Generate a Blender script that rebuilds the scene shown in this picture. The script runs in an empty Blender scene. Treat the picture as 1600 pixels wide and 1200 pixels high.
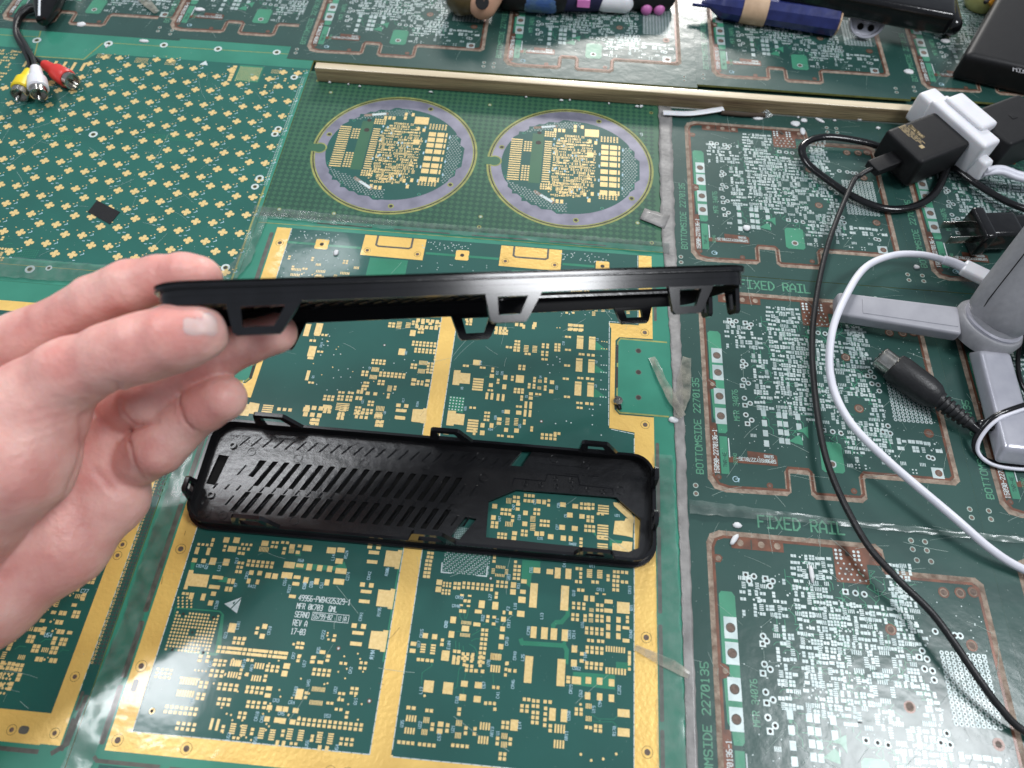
import bpy, bmesh, math, random
import numpy as np
from mathutils import Vector, Matrix
sc = bpy.context.scene
COL = sc.collection
S = 0.01                                   # all building is done in centimetres
# ------------------------------------------------------------------ camera
M3 = np.array([[0.99615742, 0.08581233, 0.01750666],
               [-0.08318303, 0.86451005, 0.49568433],
               [0.0274011, -0.4952359, 0.8683263]])     # rows: camera right, up, back (world axes)
FPX = 1109.0; HC = 34.7
cam_d = bpy.data.cameras.new('camera'); cam = bpy.data.objects.new('camera', cam_d); COL.objects.link(cam)
cam_d.sensor_width = 36; cam_d.lens = FPX / 1600 * 36
cam_d.clip_start = 0.01; cam_d.clip_end = 50
cam.matrix_world = Matrix.Translation((0, 0, HC * S)) @ Matrix(M3.T.tolist()).to_4x4()
cam_d.dof.use_dof = True; cam_d.dof.focus_distance = 0.40; cam_d.dof.aperture_fstop = 9.0
sc.camera = cam
# ------------------------------------------------------------------ light
w = bpy.data.worlds.new('World'); sc.world = w; w.use_nodes = True
bg = w.node_tree.nodes['Background']; bg.inputs[0].default_value = (0.80, 0.88, 1.0, 1); bg.inputs[1].default_value = 0.30
def lamp(name, loc, target, power, sx, sy, col=(1, 1, 1)):
    l = bpy.data.lights.new(name, 'AREA'); l.shape = 'RECTANGLE'; l.size = sx; l.size_y = sy; l.energy = power; l.color = col
    o = bpy.data.objects.new(name, l); COL.objects.link(o); o.location = loc
    d = Vector(target) - Vector(loc); o.rotation_euler = d.to_track_quat('-Z', 'Y').to_euler(); return o
lamp('ceiling_lamp_back', (0.35, 4.9, 2.2), (0, .2, 0), 150, 1.4, .5, (1, .97, .93))
lamp('ceiling_lamp_right', (1.07, 0.10, 1.72), (0.1, .1, 0), 21, .46, .5, (.95, .97, 1))
lamp('ceiling_lamp_left', (-0.99, 0.19, 1.80), (-.1, .1, 0), 6, .22, .26, (.95, .97, 1))
lamp('ceiling_lamp_left_far', (-0.88, 0.68, 1.80), (-.1, .1, 0), 8, .5, .34, (.95, .97, 1))
lamp('ceiling_lamp_middle', (-0.93, 1.85, 2.0), (0, .2, 0), 1.6, .3, .12, (.95, .97, 1))
sc.view_settings.view_transform = 'Standard'; sc.view_settings.look = 'None'
sc.view_settings.exposure = 0.13; sc.view_settings.gamma = 1.0
# ------------------------------------------------------------------ photograph <-> table geometry
def P(x, y, z=0.0):
    d = M3.T @ np.array([x - 800., 600. - y, -FPX]); t = (z - HC) / d[2]
    return (float(d[0] * t), float(d[1] * t))
def CW(px, py, dep):                        # a point seen at (px,py), dep cm in front of the lens
    c = np.array([(px - 800.) / FPX * dep, (600. - py) / FPX * dep, -dep])
    return M3.T @ c + np.array([0, 0, HC])
def crop(x0, y0, s):
    return lambda x, y, z=0.0: P(x0 + x / s, y0 + y / s, z)
# ------------------------------------------------------------------ materials
def nt(name):
    m = bpy.data.materials.new(name); m.use_nodes = True
    return m, m.node_tree.nodes, m.node_tree.links, m.node_tree.nodes['Principled BSDF']
def ramp2(N, L, fac, c0, c1, p0=.3, p1=.7):
    r = N.new('ShaderNodeValToRGB'); r.color_ramp.elements[0].position = p0; r.color_ramp.elements[1].position = p1
    r.color_ramp.elements[0].color = (*c0, 1); r.color_ramp.elements[1].color = (*c1, 1); L.new(fac, r.inputs[0]); return r
def mat(name, c, c2=None, rough=.5, metal=0., spec=.5, scale=300, bump=0., bscale=200, coat=0., crough=.05, cbump=0., cbscale=60, sss=0., detail=5, stretch=None, ior=1.5):
    m, N, L, b = nt(name)
    b.inputs['Roughness'].default_value = rough; b.inputs['Metallic'].default_value = metal
    b.inputs['Specular IOR Level'].default_value = spec; b.inputs['IOR'].default_value = ior
    tc = N.new('ShaderNodeTexCoord'); src = tc.outputs['Object']
    if stretch:
        mp = N.new('ShaderNodeMapping'); mp.inputs['Scale'].default_value = stretch; L.new(src, mp.inputs[0]); src = mp.outputs[0]
    n = N.new('ShaderNodeTexNoise'); n.inputs['Scale'].default_value = scale; n.inputs['Detail'].default_value = detail
    L.new(src, n.inputs['Vector'])
    if c2 is None: c2 = tuple(v * .82 for v in c)
    r = ramp2(N, L, n.outputs[0], c2, c, .32, .66); L.new(r.outputs[0], b.inputs['Base Color'])
    if bump:
        n2 = N.new('ShaderNodeTexNoise'); n2.inputs['Scale'].default_value = bscale; n2.inputs['Detail'].default_value = 4; L.new(src, n2.inputs['Vector'])
        bp = N.new('ShaderNodeBump'); bp.inputs['Strength'].default_value = bump; bp.inputs['Distance'].default_value = .001
        L.new(n2.outputs[0], bp.inputs['Height']); L.new(bp.outputs[0], b.inputs['Normal'])
    if coat:
        b.inputs['Coat Weight'].default_value = coat; b.inputs['Coat Roughness'].default_value = crough
        if cbump:
            n3 = N.new('ShaderNodeTexNoise'); n3.inputs['Scale'].default_value = cbscale; n3.inputs['Detail'].default_value = 3; L.new(src, n3.inputs['Vector'])
            bp = N.new('ShaderNodeBump'); bp.inputs['Strength'].default_value = cbump; bp.inputs['Distance'].default_value = .001
            L.new(n3.outputs[0], bp.inputs['Height']); L.new(bp.outputs[0], b.inputs['Coat Normal'])
    if sss:
        b.inputs['Subsurface Weight'].default_value = sss; b.inputs['Subsurface Radius'].default_value = (1, .35, .2); b.inputs['Subsurface Scale'].default_value = .006
    return m
K = dict(coat=.6, crough=.10, cbump=.11, cbscale=55, spec=.25)
KD = dict(coat=.8, crough=.2, cbump=.2, cbscale=90, spec=.25)
MT = {
 'mask':   mat('solder_mask_teal', (.013, .094, .078), (.010, .077, .064), .45, scale=25, **K),
 'mask_b': mat('solder_mask_bluegreen', (.014, .122, .096), (.011, .101, .080), .45, scale=25, **K),
 'mask_l': mat('solder_mask_light', (.040, .235, .160), (.030, .195, .132), .4, scale=40, **K),
 'mask_c': mat('solder_mask_over_copper', (.030, .22, .13), (.024, .18, .105), .4, scale=60, **K),
 'pan':    mat('solder_mask_panel', (.019, .068, .057), (.013, .054, .045), .5, scale=30, **KD),
 'pan_c':  mat('panel_mask_over_copper', (.055, .27, .16), (.045, .21, .125), .45, scale=60, **KD),
 'pan_t':  mat('panel_etched_lettering', (.10, .30, .19), (.07, .22, .14), .45, scale=200, **KD),
 'diam':   mat('diamond_green', (.042, .135, .074), (.032, .110, .060), .45, scale=30, **K),
 'diam2':  mat('diamond_green_dark', (.020, .082, .054), (.016, .070, .046), .45, scale=30, **K),
 'gold':   mat('gold_plating', (.84, .56, .155), (.72, .46, .12), .38, metal=.2, scale=45, bump=.25, bscale=500, coat=.6, crough=.1, cbump=.4, cbscale=55),
 'goldp':  mat('gold_pads', (.80, .60, .27), (.70, .50, .20), .4, metal=.15, scale=900, coat=.5, crough=.12),
 'silv':   mat('tinned_pads', (.52, .60, .59), (.36, .45, .45), .42, metal=.25, scale=120, coat=.4, crough=.25, cbump=.3, cbscale=90),
 'ring':   mat('pewter_rim', (.24, .235, .30), (.15, .15, .20), .5, metal=.25, scale=90, coat=.7, crough=.15, cbump=.3),
 'cop':    mat('bare_copper', (.17, .062, .032), (.08, .036, .022), .45, metal=.35, scale=180, coat=.5, crough=.2),
 'rout':   mat('routed_fibreglass', (.34, .27, .21), (.15, .10, .07), .7, scale=260, bump=.6, bscale=900),
 'edge':   mat('fibreglass_edge', (.30, .32, .09), (.18, .20, .06), .6, scale=200),
 'slot':   mat('slot_grey', (.105, .105, .085), (.06, .06, .05), .55, scale=300, coat=.5, crough=.1),
 'hole':   mat('hole_painted_shade', (.012, .010, .008), (.03, .022, .016), .6, scale=900),  # holes and gaps drawn as flat shapes, their shade put into the colour
 'holeb':  mat('hole_brown', (.16, .11, .085), (.08, .05, .035), .55, scale=700),
 'silk':   mat('silkscreen_white', (.62, .68, .68), (.45, .55, .55), .6, scale=1500),
 'silkb':  mat('silkscreen_pale_blue', (.42, .60, .68), (.30, .48, .55), .6, scale=1500),
 'chalk':  mat('dust_and_scratches', (.40, .50, .46), (.28, .38, .34), .8, scale=900),
}
MK = list(MT); MI = {k: i for i, k in enumerate(MK)}
# ------------------------------------------------------------------ object helpers
def tagp(o, label=None, cat=None, group=None, kind=None):
    if label: o['label'] = label
    if cat: o['category'] = cat
    if group: o['group'] = group
    if kind: o['kind'] = kind
    return o
def thing(name, loc, label, cat, group=None, kind=None):
    o = bpy.data.objects.new(name, None); COL.objects.link(o); o.location = [v * S for v in loc]; o.empty_display_size = .01
    return tagp(o, label, cat, group, kind)
def mk(name, verts, faces, mats, parent=None, idx=None, smooth=False, origin=None, local=False):
    """verts in cm (world, or in the parent's own frame if local)"""
    me = bpy.data.meshes.new(name)
    v = np.array(verts, dtype=float).reshape(-1, 3) * S
    if parent is not None and not local:
        off = np.zeros(3); q_ = parent
        while q_ is not None: off = off + np.array(q_.location); q_ = q_.parent
    elif origin is not None: off = np.array(origin, dtype=float) * S
    elif parent is None:
        off = np.array([(v[:, 0].min() + v[:, 0].max()) / 2, (v[:, 1].min() + v[:, 1].max()) / 2, v[:, 2].min()])
    else: off = np.zeros(3)
    me.from_pydata((v - off).tolist(), [], faces)
    if not isinstance(mats, (list, tuple)): mats = [mats]
    for m in mats: me.materials.append(m)
    if idx is not None: me.polygons.foreach_set('material_index', idx)
    if smooth: me.polygons.foreach_set('use_smooth', [True] * len(me.polygons))
    me.update()
    o = bpy.data.objects.new(name, me); COL.objects.link(o)
    if parent is not None: o.parent = parent
    else: o.location = off
    return o
def dup(o, parent=None):
    c = o.copy(); COL.objects.link(c)
    if parent is not None: c.parent = parent
    for ch in [x for x in o.children]: dup(ch, c)
    return c
# ---- flat artwork builder: one mesh, many small faces in thin layers
GL = {'A':'00 04 26 44 40;02 42','B':'00 06 36 45 44 33 03;33 42 41 30 00','C':'45 36 16 05 01 10 30 41','D':'00 06 26 44 42 20 00','E':'46 06 00 40;03 33','F':'46 06 00;03 33','G':'45 36 16 05 01 10 30 41 43 23','H':'00 06;40 46;03 43','I':'06 46;26 20;00 40','J':'01 10 30 41 46','K':'00 06;46 03 40','L':'06 00 40','M':'00 06 23 46 40','N':'00 06 40 46','O':'10 01 05 16 36 45 41 30 10','P':'00 06 36 45 44 33 03','Q':'10 01 05 16 36 45 41 30 10;22 40','R':'00 06 36 45 44 33 03;23 40','S':'01 10 30 41 42 33 13 04 05 16 36 45','T':'06 46;26 20','U':'06 01 10 30 41 46','V':'06 20 46','W':'06 10 23 30 46','X':'00 46;06 40','Y':'06 23 46;23 20','Z':'06 46 00 40','0':'10 01 05 16 36 45 41 30 10;01 45','1':'15 26 20;10 30','2':'05 16 36 45 44 00 40','3':'05 16 36 45 44 33 13;33 42 41 30 10 01','4':'30 36 02 42','5':'46 06 03 33 42 41 30 10 01','6':'36 16 05 01 10 30 41 42 33 03','7':'06 46 10','8':'13 04 05 16 36 45 44 33 13 02 01 10 30 41 42 33','9':'10 30 41 45 36 16 05 04 13 43','-':'03 43',' ':'','.':'10 11'}
class Art:
    def __init__(s, z=0.0): s.v = []; s.f = []; s.m = []; s.z = z
    def poly(s, pts, m, lay=0):
        n = len(s.v); z = s.z + lay * .0032 + (len(s.f) % 211) * 1.2e-5
        a = sum(pts[i][0] * pts[(i + 1) % len(pts)][1] - pts[(i + 1) % len(pts)][0] * pts[i][1] for i in range(len(pts)))
        if a < 0: pts = pts[::-1]
        s.v += [(p[0], p[1], z) for p in pts]; s.f.append(list(range(n, n + len(pts)))); s.m.append(MI[m])
    def rect(s, x0, y0, x1, y1, m, lay=0): s.poly([(x0, y0), (x1, y0), (x1, y1), (x0, y1)], m, lay)
    def crect(s, x, y, w, h, m, lay=2): s.rect(x - w / 2, y - h / 2, x + w / 2, y + h / 2, m, lay)
    def disc(s, x, y, r, m, lay=2, n=10, ry=None):
        ry = ry or r; s.poly([(x + r * math.cos(2 * math.pi * i / n), y + ry * math.sin(2 * math.pi * i / n)) for i in range(n)], m, lay)
    def ring(s, x, y, r0, r1, m, lay=2, n=24):
        for i in range(n):
            a, b = 2 * math.pi * i / n, 2 * math.pi * (i + 1) / n
            s.poly([(x + r0 * math.cos(a), y + r0 * math.sin(a)), (x + r1 * math.cos(a), y + r1 * math.sin(a)), (x + r1 * math.cos(b), y + r1 * math.sin(b)), (x + r0 * math.cos(b), y + r0 * math.sin(b))], m, lay)
    def line(s, pts, w, m, lay=1, closed=False):
        if closed: pts = pts + [pts[0]]
        for i in range(len(pts) - 1):
            a, b = pts[i], pts[i + 1]; dx, dy = b[0] - a[0], b[1] - a[1]; l = math.hypot(dx, dy)
            if l < 1e-5: continue
            nx, ny = -dy / l * w / 2, dx / l * w / 2; ex, ey = dx / l * w * .3, dy / l * w * .3; q = lay + (.25 if i % 2 else 0)
            s.poly([(a[0] + nx - ex, a[1] + ny - ey), (b[0] + nx + ex, b[1] + ny + ey), (b[0] - nx + ex, b[1] - ny + ey), (a[0] - nx - ex, a[1] - ny - ey)], m, q)
    def text(s, t, x, y, h, m='silk', lay=3, ang=0, w=None, sx=.8, mirror=False):
        w = w or h * .14; ca, sa = math.cos(ang), math.sin(ang); u = h / 6
        for k, ch in enumerate(t):
            for pl in GL.get(ch, '').split(';'):
                if not pl.strip(): continue
                pts = []
                for q in pl.split():
                    gx = (int(q[0]) * sx + k * 5.6 * sx) * u; gy = int(q[1]) * u
                    if mirror: gx = -gx
                    pts.append((x + gx * ca - gy * sa, y + gx * sa + gy * ca))
                s.line(pts, w, m, lay)
    def via(s, x, y, r, m='goldp', lay=2, hole=.5, hm='hole'):
        s.disc(x, y, r, m, lay, 10)
        if hole: s.disc(x, y, r * hole, hm, lay + 1, 8)
    def slab(s, x0, y0, x1, y1, th, m, side='edge'):
        """box under the artwork"""
        z1 = s.z; z0 = s.z - th; n = len(s.v)
        s.v += [(x0, y0, z0), (x1, y0, z0), (x1, y1, z0), (x0, y1, z0), (x0, y0, z1), (x1, y0, z1), (x1, y1, z1), (x0, y1, z1)]
        for f, k in (((4, 5, 6, 7), m), ((3, 2, 1, 0), side), ((0, 1, 5, 4), side), ((1, 2, 6, 5), side), ((2, 3, 7, 6), side), ((3, 0, 4, 7), side)):
            s.f.append([n + i for i in f]); s.m.append(MI[k])
    def build(s, name, parent=None, origin=None, local=False):
        used = sorted(set(s.m)); re = {u: i for i, u in enumerate(used)}
        return mk(name, s.v, s.f, [MT[MK[u]] for u in used], parent, [re[i] for i in s.m], origin=origin, local=local)
    # photo driven rows of pads: start pad centre and pitches in enlarged-crop pixels
    def pads(s, C, rows, m='goldp'):
        for r in rows:
            x, y, nx, ny, dx, dy, w, h = r
            X, Y = C(x, y); X1, _ = C(x + 50, y); _, Y1 = C(x, y + 50); kx = abs(X1 - X) / 50; ky = abs(Y1 - Y) / 50
            for i in range(nx):
                for j in range(ny): s.crect(X + i * dx * kx, Y - j * dy * ky, w * kx, h * ky, m)
    def lab(s, C, rows, h=.17, m='silkb'):
        for t, x, y, v in rows:
            X, Y = C(x, y); s.text(t, X, Y, h * .78, m, 3, math.pi / 2 if v else 0, w=.019)
    def scratches(s, x0, y0, x1, y1, n, seed, L=2.0, m='chalk', w=.012):
        R = random.Random(seed)
        for _ in range(n):
            x, y = R.uniform(x0, x1), R.uniform(y0, y1); a = R.gauss(.3, 1.0); l = R.uniform(.2, L); b = R.uniform(-.09, .09); pts = []
            for i in range(5):
                pts.append((x, y)); x += math.cos(a) * l / 4; y += math.sin(a) * l / 4; a += b
            if all(x0 < p[0] < x1 and y0 < p[1] < y1 for p in pts): s.line(pts, w * R.uniform(.5, 1.3), m, 4)
    def dust(s, x0, y0, x1, y1, n, seed, r=.022, m='chalk'):
        R = random.Random(seed)
        for _ in range(n):
            x, y = R.uniform(x0, x1), R.uniform(y0, y1); q = r * R.uniform(.3, 1.2)
            s.poly([(x - q, y), (x, y - q * .7), (x + q, y), (x, y + q * .8)], m, 4.4)
def rrect(x0, y0, x1, y1, r, n=6):
    out = []
    for cx, cy, a0 in ((x1 - r, y0 + r, -90), (x1 - r, y1 - r, 0), (x0 + r, y1 - r, 90), (x0 + r, y0 + r, 180)):
        for i in range(n + 1):
            a = math.radians(a0 + 90 * i / n); out.append((cx + r * math.cos(a), cy + r * math.sin(a)))
    return out
# occupancy aware random fine-pitch artwork
def dense(A, inside, x0, y0, x1, y1, m, seed, cell=.36, dens=.9, pad=.125, small=False):
    R = random.Random(seed); y = y0
    while y < y1 - cell:
        x = x0 + R.uniform(0, .1)
        while x < x1 - cell:
            if inside(x + cell / 2, y + cell / 2) and R.random() < dens:
                t = R.random(); cx, cy = x + cell / 2 + R.uniform(-.02, .02), y + cell / 2 + R.uniform(-.02, .02); g = cell * .5
                if t < .22:
                    for q in (-1, 1): A.crect(cx + q * g * .46, cy, pad * 1.05, pad * 1.25, m)
                elif t < .44:
                    for q in (-1, 1): A.crect(cx, cy + q * g * .46, pad * 1.25, pad * 1.05, m)
                elif t < .62:
                    for q in (-1, 1):
                        for q2 in (-1, 1): A.crect(cx + q * g * .46, cy + q2 * g * .46, pad, pad, m)
                elif t < .72:
                    for q in range(4): A.crect(cx + (q - 1.5) * .085, cy, .05, .2, m)
                elif t < .82:
                    for q in range(4): A.crect(cx, cy + (q - 1.5) * .085, .2, .05, m)
                elif t < .90:
                    A.crect(cx, cy + .02, .24, .15, m)
                elif t < .96:
                    A.disc(cx, cy, .055, m, 2, 7); A.disc(cx + .12, cy + .1, .035, m, 2, 6)
                else: A.line([(cx - .15, cy - .1), (cx, cy + .05), (cx + .3, cy + .05)], .025, 'pan_c' if m == 'silv' else 'mask_c', 1)
            x += cell * (1 if R.random() < .8 else .62)
        y += cell
def ic(A, x, y, n, m, vert=False, span=.42, pitch=.1, pl=.2, pw=.055):
    for k in range(n):
        o = (k - (n - 1) / 2) * pitch
        for q in (-1, 1):
            if vert: A.crect(x + q * span / 2, y + o, pl, pw, m)
            else: A.crect(x + o, y + q * span / 2, pw, pl, m)
# ================================================================== the bench and the boards lying on it
TH = .16
bench = Art(-.36); bench.slab(-70, -30, 60, 78, 3.0, 'pan', 'edge')
bo = bench.build('workbench_top'); bo['kind'] = 'structure'
# plain light-green carrier sheets under the boards in the middle and on the left
# ---------- gold edged board (centre)
g = Art(0.0)
g.slab(-18.42, -2.6, 8.3, 30.72, TH, 'mask_l')
BX0, BX1, BY0, BY1 = -17.02, 6.86, .0, 29.86
GL_IN, GM0, GM1, GR_IN = -16.1, -5.62, -4.72, 5.80
g.rect(BX0, .0, BX1, BY1, 'mask', .4)
# gold frame
g.rect(BX0, .0, GL_IN, 25.9, 'gold', 1); g.rect(BX0, 24.6, GL_IN, BY1, 'gold', 1)
g.rect(GL_IN, .0, GR_IN, .80, 'gold', 1)
g.rect(GM0, .80, GM1, 27.2, 'gold', 1)
g.rect(GR_IN, .0, BX1, 17.4, 'gold', 1)
g.poly([(4.42, 17.55), (5.8, 17.4), (6.86, 17.4), (6.86, 18.42), (4.95, 18.42), (4.68, 18.75), (4.68, 23.3), (4.9, 23.55), (6.86, 23.6), (6.86, 24.5), (4.25, 24.5), (4.42, 24.1)], 'gold', 1)
g.rect(6.05, 24.5, BX1, BY1, 'gold', 1)
for sx in (1, -1):          # window in the board with the light carrier showing
    f = (lambda x: x) if sx > 0 else (lambda x: -10.98 - x)
    if sx < 0: g.poly([(f(p[0]), p[1]) for p in [(4.42, 17.55), (6.86, 17.4), (6.86, 18.42), (4.95, 18.42), (4.68, 18.75), (4.68, 23.3), (4.9, 23.55), (6.86, 23.6), (6.86, 24.5), (4.25, 24.5)]], 'gold', 1)
    g.poly([(f(4.78), 18.78), (f(4.95), 18.5), (f(7.7), 18.5), (f(7.7), 23.5), (f(4.95), 23.5), (f(4.78), 23.2)], 'edge', 1.4)
    g.poly([(f(4.86), 18.8), (f(5.0), 18.6), (f(7.72), 18.6), (f(7.72), 23.4), (f(5.0), 23.4), (f(4.86), 23.2)], 'mask_l', 1.8)
    for y0, y1 in ((18.75, 19.6), (20.1, 21.5), (21.75, 23.0)): g.poly(rrect(min(f(4.72), f(4.86)), y0, max(f(4.72), f(4.86)), y1, .06, 3), 'hole', 2.2)
    for y in (19.6, 21.25, 22.7): g.disc(f(6.02), y, .13, 'hole', 2.2, 12); g.ring(f(6.02), y, .13, .17, 'slot', 2.1, 16)
# routed slots beside the frame
for x0, x1, ys in ((6.93, 7.12, [(.3, 2.9), (3.2, 7.4), (7.9, 12.2), (12.7, 16.9), (24.9, 28.8)]), (-17.38, -17.12, [(.2, 2.6), (2.9, 5.4), (5.8, 11.2), (11.6, 16.9), (24.9, 29.4)])):
    for a, b in ys: g.poly(rrect(x0, a, x1, b, .09, 4), 'slot', 1)
g.line([(-17.35, -.3), (-17.2, -.42), (-14.5, -.42)], .16, 'slot', 1); g.line([(-14.0, -.42), (-8.5, -.42)], .1, 'slot', 1)
g.rect(-17.05, -2.6, 6.9, -.55, 'mask', .6)
for i in range(26): g.rect(-16.6 + i * .9, -.72, -16.0 + i * .9, -.66, 'silk', 1)
for x in (-15.2, -12.0, -8.6): g.text('C63', x, -1.2, .17, 'silkb', 2, 0, w=.028)
g.line([(-18.3, 30.15), (7.6, 30.25)], .05, 'edge', 1)
for y in (28.9,): 
    for i in range(4): g.poly(rrect(-14.6 + i * 5, 30.4, -11 + i * 5, 30.5, .04, 3), 'slot', 1)
# frame holes
for x, y in ((-16.55, 8.9), (-16.62, 3.45), (-16.6, .42), (-13.55, .36), (-7.2, .02), (-6.45, .02), (6.35, 6.75), (6.36, 1.95), (6.38, 17.93), (6.4, 24.02), (6.5, 25.2), (6.5, 26.1), (-16.6, 18.0), (-16.45, 24.1), (-16.55, 28.6)):
    g.ring(x, y, .235, .25, 'hole', 2, 24); g.disc(x, y, .13, 'slot', 2, 14); g.disc(x, y, .1, 'holeb', 3, 12)
g.poly(rrect(-16.75, 2.35, -16.5, 2.9, .12, 4), 'slot', 2)
# dashed seam beside the gold
def dash(pts, step=.44, w=.035):
    for i in range(len(pts) - 1):
        a, b = np.array(pts[i]), np.array(pts[i + 1]); l = np.linalg.norm(b - a); d = (b - a) / l; t = 0
        while t < l - step * .5:
            p, q = a + d * t, a + d * min(l, t + step * .86); g.line([tuple(p), tuple(q)], w, 'silk', 1.6); t += step
dash([(GL_IN + .02, BY1), (GL_IN + .02, .82), (GM0 - .02, .82), (GM0 - .02, 27)]); dash([(GM1 + .02, 27), (GM1 + .02, .82), (GR_IN - .02, .82), (GR_IN - .02, 17.3), (4.4, 17.5)])
dash([(4.38, 17.7), (4.3, 24.6), (6.0, 24.6), (6.0, BY1)])
g.rect(GM0 - .14, 4.6, GM0 - .06, 16, 'mask_c', 1)
# brackets along the upper rim
for x0, x1 in ((-11.35, -7.42), (-2.65, 1.2)):
    g.poly([(x0, 28.15), (x1, 28.1), (x1 + .02, BY1 - .06), (x0 + .02, BY1 - .06)], 'gold', 1)
    g.line([(x0 + .85, BY1 - .1), (x0 + .85, 29.05), (x0 + 1.0, 28.95), (x1 - 1.0, 28.95), (x1 - .85, 29.05), (x1 - .85, BY1 - .1)], .13, 'slot', 2)
    for x in (x0 + .38, x1 - .38): g.ring(x, 28.55, .2, .215, 'hole', 2, 20); g.disc(x, 28.55, .11, 'holeb', 2, 12)
for x in (-13.9, -5.0, 3.8):
    g.poly(rrect(x - .42, 28.35, x + .42, 29.15, .1, 3), 'gold', 1); g.disc(x, 28.75, .13, 'hole', 2, 12)
g.rect(GL_IN, 28.62, -14.3, 28.8, 'mask_c', 1); g.rect(-13.5, 28.6, -11.4, 28.78, 'mask_c', 1); g.rect(-7.3, 28.6, -5.4, 28.78, 'mask_c', 1); g.rect(-4.6, 28.6, -2.7, 28.78, 'mask_c', 1); g.rect(1.3, 28.6, 3.3, 28.78, 'mask_c', 1)
g.rect(-10.7, 25.3, -8.3, 28.0, 'mask_c', 1); g.rect(-1.8, 25.3, .6, 27.9, 'mask_c', 1)
R = random.Random(5)
for bx in (-15.2, -6.7, 2.0):
    for i in range(34): g.disc(bx + R.uniform(-.9, 2.2), R.uniform(29.0, 29.7), .04, 'silv', 2, 6)
    for i in range(50): g.disc(bx + R.uniform(-1, 3.5), R.uniform(24.8, 28.2), .035, 'silv', 2, 6)
    for q in range(3): ic(g, bx + .2 + q * 1.5, 26.4, 6, 'goldp'); ic(g, bx + .2 + q * 1.5, 25.5, 5, 'goldp', True)
dense(g, lambda x, y: True, -15.9, 24.9, -11, 27.8, 'goldp', 11, .4, .25); dense(g, lambda x, y: not(-6.3 < x < -4.7), -8.0, 24.9, 4, 27.0, 'goldp', 12, .4, .4)
g.rect(-16.08, 3.0, -14.55, 1.0, 'mask', 1)
# ----- artwork read from the photograph, in enlarged crops
C1 = crop(200, 840, 5.333); C2 = crop(200, 1000, 3.81); C3 = crop(600, 860, 6.154); C4 = crop(840, 860, 6.154); C5 = crop(600, 1020, 3.2)
C6 = crop(480, 500, 5.714); C7 = crop(740, 500, 5.714); C8 = crop(460, 850, 6.154); C9 = crop(650, 620, 3.636); C10 = crop(260, 620, 3.636); C11 = crop(0, 800, 2.6667); C12 = crop(200, 380, 3.2); C13 = crop(650, 380, 2.909)
def CP(C, pts): return [C(*p) for p in pts]
def shapes(C, L, m='goldp', lay=2):
    for p in L: g.poly(CP(C, p), m, lay)
# under-mask copper
shapes(C1, [[(1300, 200), (1700, 235), (1690, 275), (1300, 245)], [(790, 330), (830, 330), (830, 375), (750, 365)], [(525, 205), (560, 205), (545, 270), (520, 270)]], 'mask_c', 1)
shapes(C8, [[(0, 180), (390, 215), (480, 170), (505, 235), (500, 262), (0, 238)], [(10, 80), (65, 80), (60, 115), (10, 110)], [(1030, 60), (1050, 60), (1010, 240), (1005, 200)], [(972, 430), (985, 430), (945, 630), (940, 600)]], 'mask_c', 1)
shapes(C3, [[(1330, 90), (1505, 105), (1500, 190), (1420, 230), (1410, 360), (1360, 320), (1320, 300)]], 'mask_c', 1)
g.line(CP(C4, [(290, 560), (290, 620), (230, 690), (180, 690), (150, 720), (150, 760)]), .2, 'mask_c', 1)
g.line(CP(C4, [(-160, 860), (-150, 890), (255, 915), (280, 960), (275, 1080)]), .2, 'mask_c', 1); g.line(CP(C4, [(260, 870), (255, 915)]), .16, 'mask_c', 1)
shapes(C5, [[(945, 95), (1155, 110), (1155, 185), (945, 160)], [(1160, 45), (1232, 50), (1230, 85), (1160, 80)]], 'mask_c', 1)
shapes(C6, [[(1270, 680), (1405, 690), (1390, 830), (1260, 805)]], 'mask_c', 1)
shapes(C7, [[(1090, 190), (1190, 270), (1080, 268)], [(1085, 400), (1190, 475), (1080, 470)], [(1080, 610), (1185, 690), (1070, 690)]], 'mask_c', 1)
g.poly(CP(C1, [(395, 580), (770, 610), (800, 640), (770, 960), (730, 985), (500, 960), (330, 930)]), 'mask_c', .8); g.poly(CP(C1, [(400, 590), (760, 620), (780, 640), (720, 960), (320, 925)]), 'mask', 1)
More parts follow.
